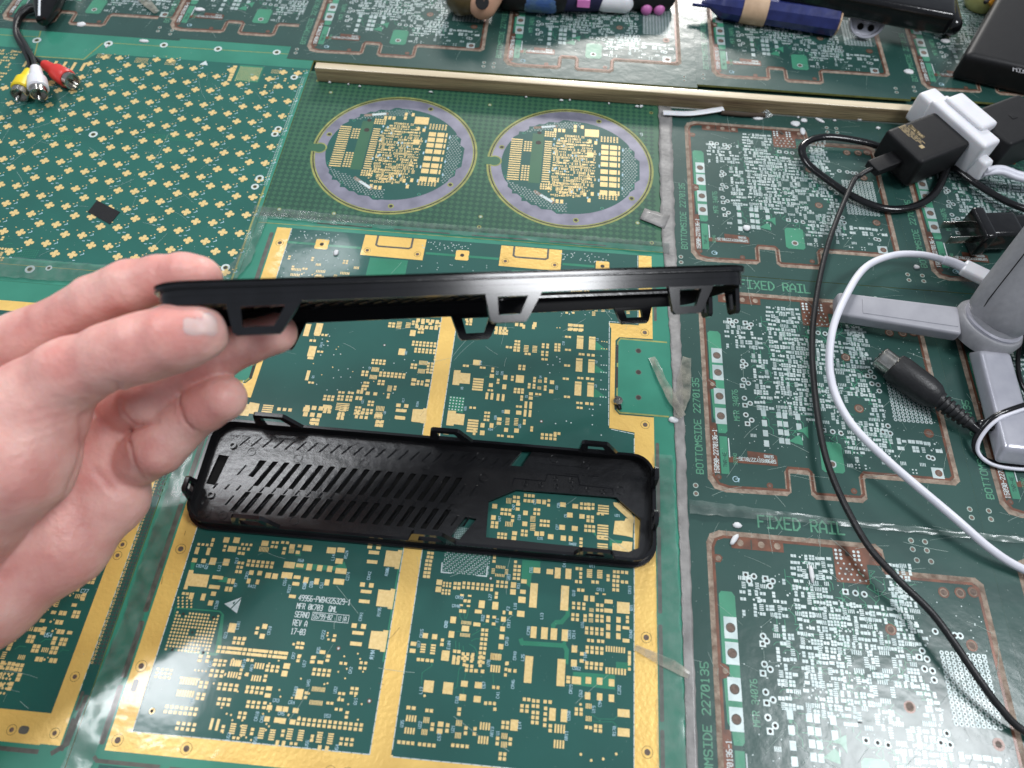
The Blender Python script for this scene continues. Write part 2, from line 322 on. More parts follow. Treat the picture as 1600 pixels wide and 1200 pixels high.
# C1
g.pads(C1, [(590,55,4,1,36,0,22,20),(575,108,1,1,0,0,32,60),(670,115,1,1,0,0,30,62),(710,20,1,2,0,40,24,30),(820,20,1,1,0,0,48,46),(905,22,1,1,0,0,52,48),(868,95,1,1,0,0,70,48),(810,72,1,2,0,34,24,22),(555,188,1,1,0,0,42,36),(630,195,1,1,0,0,38,36),(708,197,1,1,0,0,54,60),(818,205,1,1,0,0,52,58),
 (930,90,3,1,38,0,22,24),(955,55,3,1,36,0,22,20),(928,130,2,1,32,0,26,24),(1142,48,1,1,0,0,58,44),(1098,95,7,1,12,0,7,42),(1210,40,2,2,34,36,24,22),(1290,40,2,1,40,0,26,22),(1305,92,1,2,0,36,28,26),(1368,75,1,1,0,0,44,40),(1345,112,5,1,9,0,6,36),(1415,123,1,1,0,0,34,28),(1495,88,1,1,0,0,74,48),(1430,70,1,1,0,0,30,22),
 (1008,195,6,2,40,33,27,25),(925,210,2,3,32,36,23,23),(905,285,2,1,32,0,25,22),(1028,292,1,1,0,0,38,38),(1098,296,1,1,0,0,38,38),(1005,362,1,1,0,0,30,42),(1080,370,1,1,0,0,28,40),(1168,315,1,1,0,0,46,46),(1225,322,1,1,0,0,46,46),(1345,228,1,1,0,0,92,52),(1432,232,1,1,0,0,62,30),(1512,245,1,1,0,0,44,54),(1325,315,1,1,0,0,92,52),(1410,330,1,1,0,0,56,28),(1397,385,1,1,0,0,56,30),(1482,355,1,1,0,0,40,50),(1572,365,1,1,0,0,40,50),(1370,490,1,1,0,0,58,28),
 (748,332,1,1,0,0,90,30),(720,412,1,1,0,0,92,32),(842,362,2,1,34,0,27,44),(822,428,2,1,34,0,27,40),(713,468,1,1,0,0,42,36),(688,545,1,1,0,0,40,44),(528,487,1,1,0,0,38,56),(627,495,1,1,0,0,36,58),(463,465,2,1,33,0,25,23),(868,752,1,1,0,0,62,78),(1140,740,1,1,0,0,42,42),(1118,822,1,1,0,0,42,42),(1080,755,1,2,0,40,28,26),
 (892,838,3,2,38,38,27,27),(970,842,1,1,0,0,30,28),(765,912,16,1,36.5,2.2,26,25),(752,948,16,1,36.5,2.2,26,25),(1418,878,2,2,35,37,26,24),(1380,888,1,1,0,0,20,20),(605,990,1,2,0,36,30,24),(670,992,1,2,0,36,30,24),(735,1022,3,2,38,34,26,22),(860,1040,5,1,20,0,12,54),(1000,1020,2,1,35,0,25,24),(1425,990,1,2,0,36,28,24),(1548,998,1,2,0,38,30,26)])
shapes(C1, [[(510, 270), (548, 272), (543, 300), (680, 312), (655, 415), (500, 402), (495, 432), (462, 430)]])
for i in range(14):
    for j in range(12):
        if (i, j) in ((2, 0), (1, 0), (3, 0), (2, 1), (11, 0), (12, 0), (11, 1), (6, 5), (7, 5), (6, 6), (7, 6), (2, 11), (1, 11), (3, 11), (11, 11), (12, 11), (11, 10)): continue
        X0, Y0 = C1(412, 622); X1, Y1 = C1(752, 655); k = (X1 - X0) / 13; g.disc(X0 + i * k, Y0 - j * k, .055, 'goldp', 2, 8)
for (i, j) in ((2, .3), (11.6, .6), (6.5, 5.5), (2, 11), (11.6, 11)): g.disc(X0 + i * k, Y0 - j * k, .07, 'hole', 2, 8)
for i in range(16):
    X, Y = C1(420 + (i % 4) * 36, 500 + (i // 4) * 26); g.disc(X, Y, .05, 'goldp', 2, 7)
# warning triangle and printed lines
g.poly(CP(C1, [(803, 552), (948, 497), (908, 632)]), 'silk', 2); g.line(CP(C1, [(850, 600), (945, 505)]), .05, 'mask', 3); g.poly(CP(C1, [(870, 545), (895, 530), (885, 560)]), 'mask', 3)
X, Y = C1(1420, 522); hh = .25
for k_, t_ in enumerate(('49956-PWB4325329-1', 'MFR 0K703  QML', 'SERNO', 'REV A', '17-03')): g.text(t_, X, Y - .385 * k_, hh, 'silk', 3, 0, w=.036, sx=.60)
g.text('55799-02', X + .88, Y - .76, .22, 'silk', 3, 0, w=.03, sx=.56); g.text('12', X + 2.05, Y - .74, .17, 'silk', 3, 0, w=.026, sx=.5); g.text('A', X + 2.36, Y - .76, .22, 'silk', 3, 0, w=.03, sx=.56)
g.line([(X + .82, Y - .83), (X + 2.55, Y - .83), (X + 2.55, Y - .48), (X + .82, Y - .48)], .028, 'silk', 3, closed=True); g.line([(X + 1.98, Y - .83), (X + 1.98, Y - .48)], .02, 'silk', 3.5); g.line([(X + 2.3, Y - .83), (X + 2.3, Y - .48)], .02, 'silk', 3.5)
# C8
g.pads(C8, [(125,40,1,1,0,0,84,58),(355,62,1,1,0,0,86,58),(448,58,1,1,0,0,72,46),(430,165,1,1,0,0,72,50),(52,207,1,1,0,0,68,36),(142,225,1,1,0,0,50,58),(243,232,1,1,0,0,50,58),(340,240,1,1,0,0,50,58),(448,260,1,1,0,0,108,54),(25,322,1,1,0,0,66,28),(18,385,1,1,0,0,60,30),(112,348,1,1,0,0,46,58),(213,360,1,1,0,0,46,58),(313,370,1,1,0,0,46,58),(427,362,1,1,0,0,104,56),
 (765,82,1,1,0,0,102,34),(748,172,1,1,0,0,102,34),(725,30,2,1,85,0,44,28),(655,390,1,1,0,0,46,42),(740,398,1,1,0,0,44,44),(690,458,1,1,0,0,106,32),(672,552,1,1,0,0,104,34),(575,785,1,1,0,0,50,44),(665,793,1,1,0,0,48,46),(612,856,1,1,0,0,112,34),(592,960,1,1,0,0,114,38),
 (388,882,1,1,0,0,32,26),(378,925,1,1,0,0,34,28),(322,855,1,2,0,26,16,16),(328,918,1,1,0,0,22,18),(40,955,2,2,44,40,28,24),(272,1040,1,1,0,0,52,36),(190,1088,1,1,0,0,34,28),(330,1078,1,1,0,0,34,28),(50,1075,1,1,0,0,34,28)])
shapes(C8, [[(885, 62), (995, 72), (998, 56), (1040, 60), (1005, 242), (962, 238), (965, 222), (858, 212)], [(810, 437), (925, 447), (930, 430), (972, 436), (940, 628), (895, 622), (898, 608), (785, 596)], [(740, 835), (855, 842), (858, 828), (905, 832), (870, 1038), (822, 1035), (825, 1018), (710, 1003)]])
# C3
g.pads(C3, [(430,25,2,2,35,38,30,27),(413,100,2,5,36,38,30,27),(395,212,2,2,36,36,30,27),(532,307,1,1,0,0,54,52),(523,375,1,1,0,0,54,54),(578,313,3,2,30,28,20,22),(568,382,3,2,31,30,21,23),(685,318,2,2,39,42,30,30),(770,314,7,2,45,40,29,30),(1095,302,3,2,42,40,28,28),
 (1245,333,1,1,0,0,50,54),(1240,400,1,1,0,0,54,52),(1265,110,1,1,0,0,28,26),(1262,152,2,4,40,39,30,27),(1345,298,1,1,0,0,54,40),(1470,192,1,1,0,0,66,52),(1585,205,1,1,0,0,44,48),(1336,398,1,1,0,0,54,40),(1326,475,1,1,0,0,70,60),(1438,432,1,1,0,0,72,236),(1315,610,1,1,0,0,72,58),(1082,413,1,2,0,38,30,30),(1070,532,1,1,0,0,58,74),(940,518,1,1,0,0,58,74),(907,588,1,1,0,0,68,36),(750,430,1,1,0,0,36,18),(824,437,1,1,0,0,34,18),(780,485,2,1,38,0,30,30),(743,527,1,1,0,0,32,18),(812,535,1,1,0,0,32,18),(738,583,2,1,36,0,30,32),
 (665,668,1,1,0,0,54,64),(648,808,1,1,0,0,54,64),(783,752,1,1,0,0,72,56),(893,712,1,1,0,0,68,36),(1000,637,1,1,0,0,30,30),(994,678,1,1,0,0,30,30),(1060,642,1,1,0,0,34,26),(1054,707,1,1,0,0,36,28),(1154,597,1,1,0,0,26,36),(1216,602,1,1,0,0,30,34),(1148,662,1,1,0,0,46,48),(1140,755,1,1,0,0,46,48),(1132,832,1,1,0,0,46,48),(1124,925,1,1,0,0,46,52),
 (950,765,2,1,38,0,29,30),(946,808,2,1,38,0,29,30),(941,852,2,1,38,0,29,30),(936,897,2,1,38,0,29,30),(932,940,2,1,38,0,29,30),(926,985,2,1,38,0,29,30),(920,1030,2,1,38,0,29,30),(915,1074,2,1,38,0,29,30),
 (397,820,1,1,0,0,50,50),(487,830,1,1,0,0,50,50),(562,862,1,1,0,0,30,30),(556,905,1,1,0,0,34,32),(284,898,1,1,0,0,54,40),(275,965,1,1,0,0,56,40),(380,905,1,4,0,24,48,16),(476,912,1,4,0,26,48,18),(592,1012,1,1,0,0,72,100),(330,1048,2,1,42,0,30,30),(420,1058,2,1,42,0,30,30),
 (680,970,2,1,40,0,32,32),(673,1038,2,2,40,42,32,32),(762,995,2,1,44,0,30,32),(757,1037,2,1,44,0,30,32),(855,1003,1,2,0,42,30,32),(1042,1020,4,1,26,0,17,58),(1185,1085,1,1,0,0,30,34),(1395,1060,1,1,0,0,76,90),(1438,787,1,1,0,0,56,112),(1540,795,1,1,0,0,58,112),(1058,105,1,1,0,0,30,26),(1062,70,1,1,0,0,28,24)])
def icp(C, x, y, n, p, l, wd, m='goldp', vert=False):
    g.pads(C, [(x, y, n, 1, p, 0, wd, l)] if not vert else [(x, y, 1, n, 0, p, l, wd)], m)
icp(C3, 748, 692, 8, 12.5, 34, 7); icp(C3, 736, 810, 8, 12.5, 36, 7); icp(C3, 1082, 157, 6, 16, 28, 9); icp(C3, 1074, 236, 6, 16, 28, 9); icp(C3, 1052, 178, 4, 14, 32, 8, vert=True); icp(C3, 1180, 185, 4, 14, 32, 8, vert=True)
X, Y = C3(590, 35)
for i in range(26):
    for j in range(15): g.disc(X + i * .088, Y + .35 - j * .088, .031, 'silv' if (i + j) % 3 else 'mask_c', 2, 6)
for p in ([(560, 120), (552, 210), (645, 218)], [(890, 240), (985, 250), (995, 155)]): g.line(CP(C3, p), .06, 'silk', 2)
X, Y = C3(1027, 270); g.ring(X, Y, .05, .09, 'cop', 2, 14); g.disc(X, Y, .055, 'silk', 2.5, 8)
for p in ([(700, 780), (760, 780)], [(690, 870), (690, 960)], [(724, 885), (722, 965)], [(760, 915), (768, 975)], [(730, 600), (730, 640), (760, 680)], [(770, 600), (780, 660)], [(812, 545), (808, 600), (790, 660)], [(820, 900), (870, 930), (900, 990), (890, 1020)], [(845, 815), (890, 790), (930, 765)], [(840, 870), (880, 850), (930, 850)], [(460, 1070), (458, 1108)], [(480, 850), (445, 890), (445, 930)], [(950, 716), (990, 700)], [(1064, 745), (1120, 765)], [(1125, 960), (1120, 1000)]): g.line(CP(C3, p), .022, 'mask_c', 1.3)
# C4
g.pads(C4, [(118,205,1,1,0,0,62,50),(193,218,1,1,0,0,56,104),(296,226,1,1,0,0,56,100),(380,175,2,1,36,0,28,30),(415,222,1,2,0,36,28,28),(373,300,2,1,40,0,28,30),(500,188,1,5,0,17,52,13),(598,195,1,5,0,17,52,13),(532,303,2,1,42,0,30,30),(678,245,1,2,0,38,30,30),(738,205,2,2,36,45,28,30),(815,210,2,1,40,0,30,30),(733,292,2,3,37,43,28,30),(815,303,2,1,40,0,30,30),(395,380,2,1,40,0,30,30),(465,460,1,1,0,0,40,54),(526,465,1,1,0,0,42,56),(260,458,1,1,0,0,76,238),(347,508,3,2,49,42,30,30),(577,525,2,2,41,48,30,32),(683,492,1,1,0,0,80,38),(680,580,1,1,0,0,80,40),(824,552,1,1,0,0,122,110),
 (340,618,2,2,43,44,30,32),(457,630,1,2,0,40,32,32),(573,632,2,2,46,42,32,32),(513,623,1,1,0,0,40,34),(680,660,1,3,0,78,40,58),(778,668,1,3,0,78,42,56),(864,645,1,2,0,40,30,32),(850,745,1,1,0,0,66,30),(850,868,1,1,0,0,66,36),(472,748,4,2,49,42,31,34),(490,865,2,1,38,0,28,30),(586,872,2,1,40,0,30,32),(66,797,1,1,0,0,62,114),(156,805,1,1,0,0,62,112),(262,816,1,1,0,0,60,112),(354,948,1,1,0,0,54,68),(477,932,4,2,47,42,31,34),(427,995,1,1,0,0,38,34),(424,1063,1,1,0,0,38,34),(473,1083,4,1,47,0,31,34),(662,945,8,1,24.5,3,15,56),(883,985,1,3,0,42,29,34),(230,1085,1,1,0,0,76,80),(350,1085,1,1,0,0,54,70),(570,415,1,1,0,0,30,16),(640,422,1,1,0,0,30,16)])
icp(C4, 500, 572, 5, 9, 38, 5); icp(C4, 494, 670, 5, 9, 42, 5)
# C5
g.pads(C5, [(223,168,1,1,0,0,50,60),(320,177,1,1,0,0,50,60),(305,15,1,1,0,0,36,46),(172,34,1,1,0,0,16,16),(192,35,3,1,24,2,16,16),(350,20,2,2,24,22,15,16),(405,20,1,3,0,20,15,15),(440,20,1,2,0,22,15,15),(415,65,2,2,24,22,16,17),(460,90,2,1,33,0,18,18),(485,20,1,3,0,22,16,16),(537,18,4,1,13,0,9,34),(537,78,4,1,13,0,9,36),(722,84,1,1,0,0,38,134),(885,100,1,1,0,0,40,134),(402,155,1,1,0,0,34,30),(472,162,1,1,0,0,36,32),(393,223,1,1,0,0,34,32),(466,232,1,1,0,0,36,32),(508,252,1,1,0,0,16,18),(530,252,2,1,22,0,15,17),(554,282,1,1,0,0,16,17),(548,172,2,1,22,0,15,17),(628,88,2,1,27,0,16,18),(612,55,1,3,0,28,14,16),
 (949,53,1,1,0,0,28,32),(1013,52,4,2,24,21,15,17),(1112,88,7,1,15.5,1,10,32),(1227,30,1,3,0,26,14,15),(922,124,1,2,0,20,20,17),(962,138,1,1,0,0,46,38),(1022,138,1,1,0,0,28,34),(1078,142,1,1,0,0,28,36),(1138,150,1,1,0,0,28,36),(1018,215,1,1,0,0,27,36),(1078,220,1,1,0,0,27,36),(1137,227,1,1,0,0,27,38),(1198,302,1,1,0,0,60,40),(1198,398,1,1,0,0,60,42),
 (122,274,2,1,27,0,20,18),(115,326,4,1,14,0,9,32),(107,388,4,1,14,0,9,32),(75,446,4,1,23,2,17,18),(215,288,2,1,22,0,17,18),(178,457,4,1,24,2,17,18),(377,282,1,2,0,24,18,18),(243,358,1,2,0,24,18,18),(283,357,1,1,0,0,28,26),(278,392,1,1,0,0,28,26),(318,362,1,2,0,28,18,20),(344,462,4,1,24,2,17,18),(410,376,1,2,0,26,17,18),(455,380,1,2,0,26,17,18),(484,365,4,1,14,0,9,38),(475,434,4,1,14,0,9,40),(596,348,2,2,22,24,16,18),(568,428,1,2,0,26,17,18),(632,432,1,2,0,24,17,18),(582,505,2,2,22,24,16,18),(651,362,1,1,0,0,38,56),(702,232,2,1,22,0,16,18),(690,265,2,2,26,24,17,18),(748,240,2,2,22,26,16,18),(746,298,2,3,22,25,16,18),(806,244,2,1,25,0,17,18),(808,278,1,4,0,28,17,18),(842,308,1,1,0,0,32,64),(900,314,1,1,0,0,32,64),(832,365,1,2,0,24,17,18),(857,378,4,1,14.5,0,9,44),(853,455,4,1,14.5,0,9,42),(962,282,2,2,24,22,16,18),(1012,372,1,1,0,0,16,17),(1032,375,1,1,0,0,16,17),(1058,366,2,2,24,22,17,18)])
for x, y in ((1015, 265), (1015, 328)): icp(C5, x - 4, y, 4, 8, 26, 5)
for x, y in ((200, 335), (190, 395), (363, 350), (358, 412), (590, 415), (588, 458)): icp(C5, x, y, 4, 8, 30, 5)
for x, y in ((984, 508), (1036, 538), (1096, 531), (1161, 506), (203, 215), (38, 518), (983, 258)):
    X, Y = C5(x, y); g.disc(X, Y, .06, 'goldp', 2, 8)
for p in ([(240, 45), (240, 65), (190, 100), (188, 160)], [(400, 65), (375, 80), (365, 170), (350, 180)], [(410, 95), (400, 140)], [(398, 175), (396, 210)], [(545, 105), (548, 160)], [(1040, 310), (1070, 330), (1150, 332), (1170, 315)], [(1040, 340), (1055, 345), (1145, 345), (1170, 375)], [(1080, 335), (1080, 360)]): g.line(CP(C5, p), .022, 'mask_c', 1.3)
# C2
g.pads(C2, [(180,172,4,3,27,24,17,13),(315,225,8,1,16,0,10,10),(318,240,7,1,15.5,2,11,44),(296,314,7,1,15.5,2,11,40),(437,252,2,2,32,25,20,19),(420,322,2,2,32,25,20,19),(232,395,7,2,30,32,20,20),(300,495,4,2,33,32,20,20),(497,500,1,1,0,0,17,70),(533,505,1,1,0,0,17,70),(543,42,14,1,31.5,2.4,20,19),(536,67,14,1,31.5,2.4,20,19),(434,96,1,2,0,28,24,16),(478,100,1,2,0,28,22,16),(400,180,4,1,22,0,10,10),(520,120,2,2,32,27,20,18),(500,182,3,2,32,28,20,19),(615,137,4,1,16,0,10,36),(600,205,4,1,16,0,10,36),(758,152,4,1,16,0,10,36),(740,226,4,1,16,0,10,36),(675,178,1,3,0,24,18,17),(708,205,1,1,0,0,20,22),(833,155,3,2,30,25,20,18),(945,155,1,1,0,0,38,34),(932,200,1,1,0,0,36,34),(820,215,1,2,0,26,20,18),(548,262,4,2,34,27,22,19),(713,280,4,2,30,28,20,19),(840,288,1,1,0,0,36,26),(832,330,1,1,0,0,36,26),(545,350,3,2,30,30,20,19),(718,368,3,2,31,27,20,19),(815,375,1,2,0,28,22,18),(842,402,1,1,0,0,32,30),(900,408,1,1,0,0,36,32),(938,412,1,1,0,0,32,32),(998,420,1,1,0,0,34,30),(668,434,2,2,30,26,20,18),(828,470,1,1,0,0,32,32),(888,477,1,1,0,0,36,32),(922,482,1,1,0,0,34,34),(980,488,1,1,0,0,34,30),(1018,470,13,2,31.5,28,20,20),(1018,100,1,2,0,24,18,18),(1100,105,1,2,0,26,22,18),(1192,96,1,2,0,26,22,18),(1145,132,1,1,0,0,34,20),(1110,175,4,2,30,27,20,19),(1268,138,2,1,28,0,18,17),(1388,135,2,2,28,32,18,17),(1158,72,1,1,0,0,34,22),(1020,322,1,1,0,0,44,64),(1062,315,1,2,0,28,20,18),(1098,290,10,1,8.2,.6,4.5,28),(1083,370,10,1,8.2,.6,4.5,28),(1335,288,2,2,28,28,20,18),(1260,318,2,1,24,0,18,17),(1255,355,2,1,22,0,17,17),(1190,375,2,1,24,0,18,17),(1240,412,2,1,28,0,18,17),(1305,432,1,2,0,28,20,18),
 (568,515,1,2,0,26,20,18),(630,500,1,5,0,14,34,9),(694,510,1,5,0,14,34,9),(742,532,1,2,0,26,20,18),(800,528,1,5,0,14,34,9),(864,537,1,5,0,14,34,9),(925,542,1,2,0,26,20,18),(968,532,1,5,0,14,34,9),(1034,540,1,5,0,14,34,9),(1098,572,1,2,0,26,20,18),(1145,552,1,5,0,14,34,9),(1210,560,1,5,0,14,34,9),(1272,588,3,2,32,30,20,19),(630,582,2,1,26,0,18,17),(888,616,1,1,0,0,20,40),(925,620,1,1,0,0,20,40),(972,616,2,1,28,0,18,17),(1140,645,1,1,0,0,22,38),(1183,650,1,1,0,0,22,38)])
for x, y, r in ((143, 423, .12), (1253, 50, .09), (1437, 363, .09)):
    X, Y = C2(x, y); g.ring(X, Y, r * .6, r * 1.1, 'cop' if r < .1 else 'gold', 2, 14); g.disc(X, Y, r * .6, 'silk' if r < .1 else 'hole', 2, 10)
R = random.Random(8)
for i in range(60):
    X, Y = C2(R.uniform(500, 1400), R.uniform(80, 600)); g.disc(X, Y, .045, 'goldp', 1.7, 6)
# C6
g.pads(C6, [(0,90,1,1,0,0,50,110),(102,80,1,1,0,0,62,104),(88,132,1,1,0,0,50,20),(42,280,1,1,0,0,66,96),(30,340,1,1,0,0,54,22),(5,495,1,1,0,0,30,90),(138,133,2,1,32,0,22,20),(33,183,2,1,34,0,24,22),(100,282,2,1,32,0,24,18),(20,558,2,1,30,0,22,18),(740,30,2,2,34,26,26,20),(825,20,1,5,0,13,46,8),(905,28,1,4,0,13,44,8),(950,15,2,2,32,22,24,18),(1033,25,1,1,0,0,32,26),(1100,33,1,1,0,0,32,24),(1155,28,2,2,32,25,24,18),(943,117,1,1,0,0,50,54),(1003,82,2,2,30,28,24,20),
 (950,195,7,2,32.5,26,23,20),(970,258,6,2,34,24,23,20),(845,285,1,1,0,0,60,58),(1145,328,1,2,0,26,22,18),(1003,380,7,1,11,0,7,38),(992,455,6,1,11,0,7,40),(938,398,2,2,32,28,24,20),(1085,388,2,2,34,26,23,20),(1078,442,2,2,32,26,24,20),(953,535,1,1,0,0,42,28),(946,573,1,1,0,0,40,26),(992,548,2,2,36,24,24,20),(1076,543,1,1,0,0,38,26),(1068,582,1,1,0,0,36,26),
 (590,358,4,2,34,26,24,20),(580,440,6,1,11.5,0,8,40),(562,508,6,1,11.5,0,8,38),(500,462,2,2,36,28,25,22),(658,470,7,2,35,26,25,21),(645,545,2,2,36,26,26,20),(515,560,2,2,28,28,24,19),(498,590,2,2,28,26,22,20),(740,590,1,5,0,11,40,7),(786,596,1,2,0,24,24,18),(727,665,1,2,0,26,24,22),(455,640,2,1,32,0,26,34),(540,655,1,1,0,0,36,30),(445,697,2,1,34,0,26,34),(608,660,1,1,0,0,34,28),(290,645,2,1,32,0,24,20),(375,650,2,1,30,0,24,20),(160,680,3,2,36,28,26,22),(285,680,2,2,32,28,24,22),(360,685,2,2,34,28,26,22),(170,770,2,2,32,30,26,22),(285,745,1,5,0,14,44,8),(358,750,1,5,0,14,44,8),(290,830,2,2,30,28,24,20),(440,780,2,3,30,28,24,20),(505,800,3,2,36,26,25,21),(555,730,2,2,32,28,24,20),(620,788,6,1,13,0,8,44),(603,858,6,1,13,0,8,42),(622,912,2,2,34,28,25,22),(815,762,1,1,0,0,40,32),(885,768,1,1,0,0,38,32),(845,808,1,1,0,0,86,26),(832,875,1,1,0,0,86,28),(40,892,2,2,38,26,28,20),(1515,380,1,1,0,0,68,46),(1402,408,2,1,30,0,24,20),(1552,425,2,1,28,0,22,18),(1530,530,1,5,0,23,94,17),(1480,895,1,1,0,0,0,0),(1483,898,1,5,0,24,96,18),(1460,782,2,1,34,0,24,20),(1493,990,1,2,0,26,22,20),(1565,940,1,1,0,0,36,40),(1562,1008,1,1,0,0,40,42),(1160,1000,1,1,0,0,54,28),(1240,1010,1,1,0,0,48,22),(5,800,1,1,0,0,34,34),(1430,15,2,2,32,22,24,18)])
shapes(C6, [[(1312, 448), (1370, 450), (1368, 472), (1458, 478), (1450, 572), (1360, 565), (1356, 583), (1295, 578)], [(945, 795), (1035, 798), (1038, 788), (1070, 790), (1050, 925), (1010, 920), (1012, 912), (928, 905)], [(1258, 808), (1330, 812), (1328, 835), (1408, 842), (1395, 940), (1310, 930), (1305, 945), (1240, 940)]])
for i in range(5):
    for j in range(5):
        X, Y = C6(1283 + 28 * i - 4 * j, 690 + 3 * i + 26 * j); g.disc(X, Y, .045, 'silk', 2, 7)
X, Y = C6(690, 225); g.ring(X, Y, .05, .08, 'cop', 2, 12); g.disc(X, Y, .05, 'silk', 2.5, 8)
for i in range(46):
    X, Y = C6(*random.Random(i).choice([(R.uniform(100, 320), R.uniform(120, 320)), (R.uniform(0, 480), R.uniform(380, 640)), (R.uniform(480, 1100), R.uniform(340, 700))])); g.disc(X, Y, .035, 'silk' if i % 3 else 'goldp', 2, 6)
# C7
g.pads(C7, [(205,90,4,2,31,26,22,20),(448,60,1,1,0,0,24,36),(535,62,1,1,0,0,26,40),(870,45,3,2,47,35,36,22),(300,242,2,1,32,0,24,20),(378,190,2,2,27,28,23,20),(370,245,2,2,32,26,26,22),(472,230,1,5,0,13,42,8),(548,235,1,5,0,13,42,8),(468,302,2,1,30,0,24,20),(622,218,2,2,40,24,24,20),(616,285,2,2,40,26,24,20),(618,350,2,1,30,0,24,20),(735,218,2,3,30,26,23,21),(828,150,2,1,30,0,24,18),(828,266,2,1,30,0,24,18),(950,200,1,1,0,0,58,118),(1058,208,1,1,0,0,58,118),(950,305,2,1,28,0,24,20),(1026,312,1,1,0,0,28,22),(1067,316,1,1,0,0,28,24),(942,402,1,1,0,0,58,120),(1052,412,1,1,0,0,58,120),(820,406,2,1,30,0,24,20),(938,518,2,1,30,0,24,20),(1018,523,1,1,0,0,30,24),(1060,528,1,1,0,0,30,24),(932,612,1,1,0,0,60,126),(1044,622,1,1,0,0,58,126),(808,524,2,1,30,0,24,20),(818,685,2,1,30,0,24,20),(928,740,2,1,32,0,24,20),(1012,746,1,1,0,0,32,24),(1055,750,1,1,0,0,30,24),(932,783,2,1,30,0,24,20),
 (413,410,2,2,38,26,25,22),(413,527,1,1,0,0,72,68),(163,500,1,1,0,0,38,34),(172,434,1,2,0,24,24,20),(68,425,2,1,28,0,22,18),(283,512,1,1,0,0,36,42),(347,508,1,2,0,26,24,20),(220,535,1,2,0,26,24,20),(154,582,1,1,0,0,36,34),(274,597,1,1,0,0,36,44),(135,627,2,1,28,0,22,18),(118,678,2,1,46,0,24,60),(218,690,2,1,46,0,24,62),(372,617,3,2,33,26,25,22),(430,685,1,2,0,26,24,22),(545,520,1,2,0,26,24,22),(497,575,1,2,0,26,24,22),(540,580,1,2,0,24,24,20),(578,545,5,1,7,0,4,28),(572,606,5,1,7,0,4,28),(644,525,1,2,0,26,24,22),(640,595,1,2,0,26,24,22),(700,556,1,1,0,0,38,34),(693,638,1,1,0,0,38,34),(512,660,1,1,0,0,36,28),(510,698,1,1,0,0,36,28),(562,662,2,1,30,0,24,20),(466,758,2,2,44,74,24,62),(390,772,2,1,30,0,24,20),(300,820,1,1,0,0,48,36),(403,828,1,1,0,0,48,36),(108,828,2,3,28,32,23,21),(230,885,1,2,0,38,40,28),(305,878,1,5,0,14,36,8),(382,882,1,5,0,14,36,8),(454,898,1,2,0,26,24,22),(160,942,1,1,0,0,34,42),(80,940,1,1,0,0,36,40),(78,1008,1,1,0,0,40,42),(290,982,1,1,0,0,36,36),(383,988,1,1,0,0,42,38),(520,960,1,2,0,26,24,22),(222,1032,2,1,34,0,26,20),(312,1040,2,1,32,0,26,20),(614,1022,4,2,38,32,27,24),(728,1012,2,1,34,0,27,24),(24,382,1,1,0,0,46,46),(10,990,1,2,0,28,20,20)])
for x0_, y0_ in ((925, 160), (1035, 168), (918, 362), (1027, 370), (908, 570), (1018, 578)): g.line(CP(C7, [(x0_, y0_), (x0_ + 56, y0_ + 4)]), .03, 'mask', 3)
for (x, y) in ((1145, 192), (1167, 194), (1190, 196), (1142, 256), (1165, 258), (1188, 260), (1140, 402), (1163, 404), (1186, 406), (1138, 466), (1161, 468), (1184, 471), (1136, 618), (1158, 620), (1181, 622), (1133, 686), (1156, 688), (1180, 690), (1140, 322), (1137, 537), (1130, 758), (745, 70), (770, 70), (662, 398), (708, 402), (680, 472), (732, 925), (828, 903), (870, 918), (1060, 852), (1060, 935), (1140, 1028), (1035, 796), (1066, 798), (770, 348), (770, 374), (742, 330)):
    X, Y = C7(x, y); g.disc(X, Y, .04, 'silk' if y > 300 else 'goldp', 2, 6)
for p in ([(1085, 316), (1140, 322)], [(1080, 528), (1137, 537)], [(1075, 750), (1130, 758)], [(565, 265), (610, 300)], [(100, 510), (145, 500)], [(185, 500), (220, 525)]): g.line(CP(C7, p), .022, 'mask_c', 1.3)
X, Y = C7(605, 905); g.ring(X, Y, .05, .09, 'cop', 2, 12); g.disc(X, Y, .05, 'silk', 2.5, 8)
# upper rows of the board beneath the held cover
g.pads(C13, [(10,350,5,2,22,30,16,16),(365,385,3,2,20,22,14,14),(460,345,2,2,22,25,15,15),(700,372,3,2,24,20,18,13),(230,345,2,1,20,0,14,14),(540,370,1,1,0,0,16,22)])
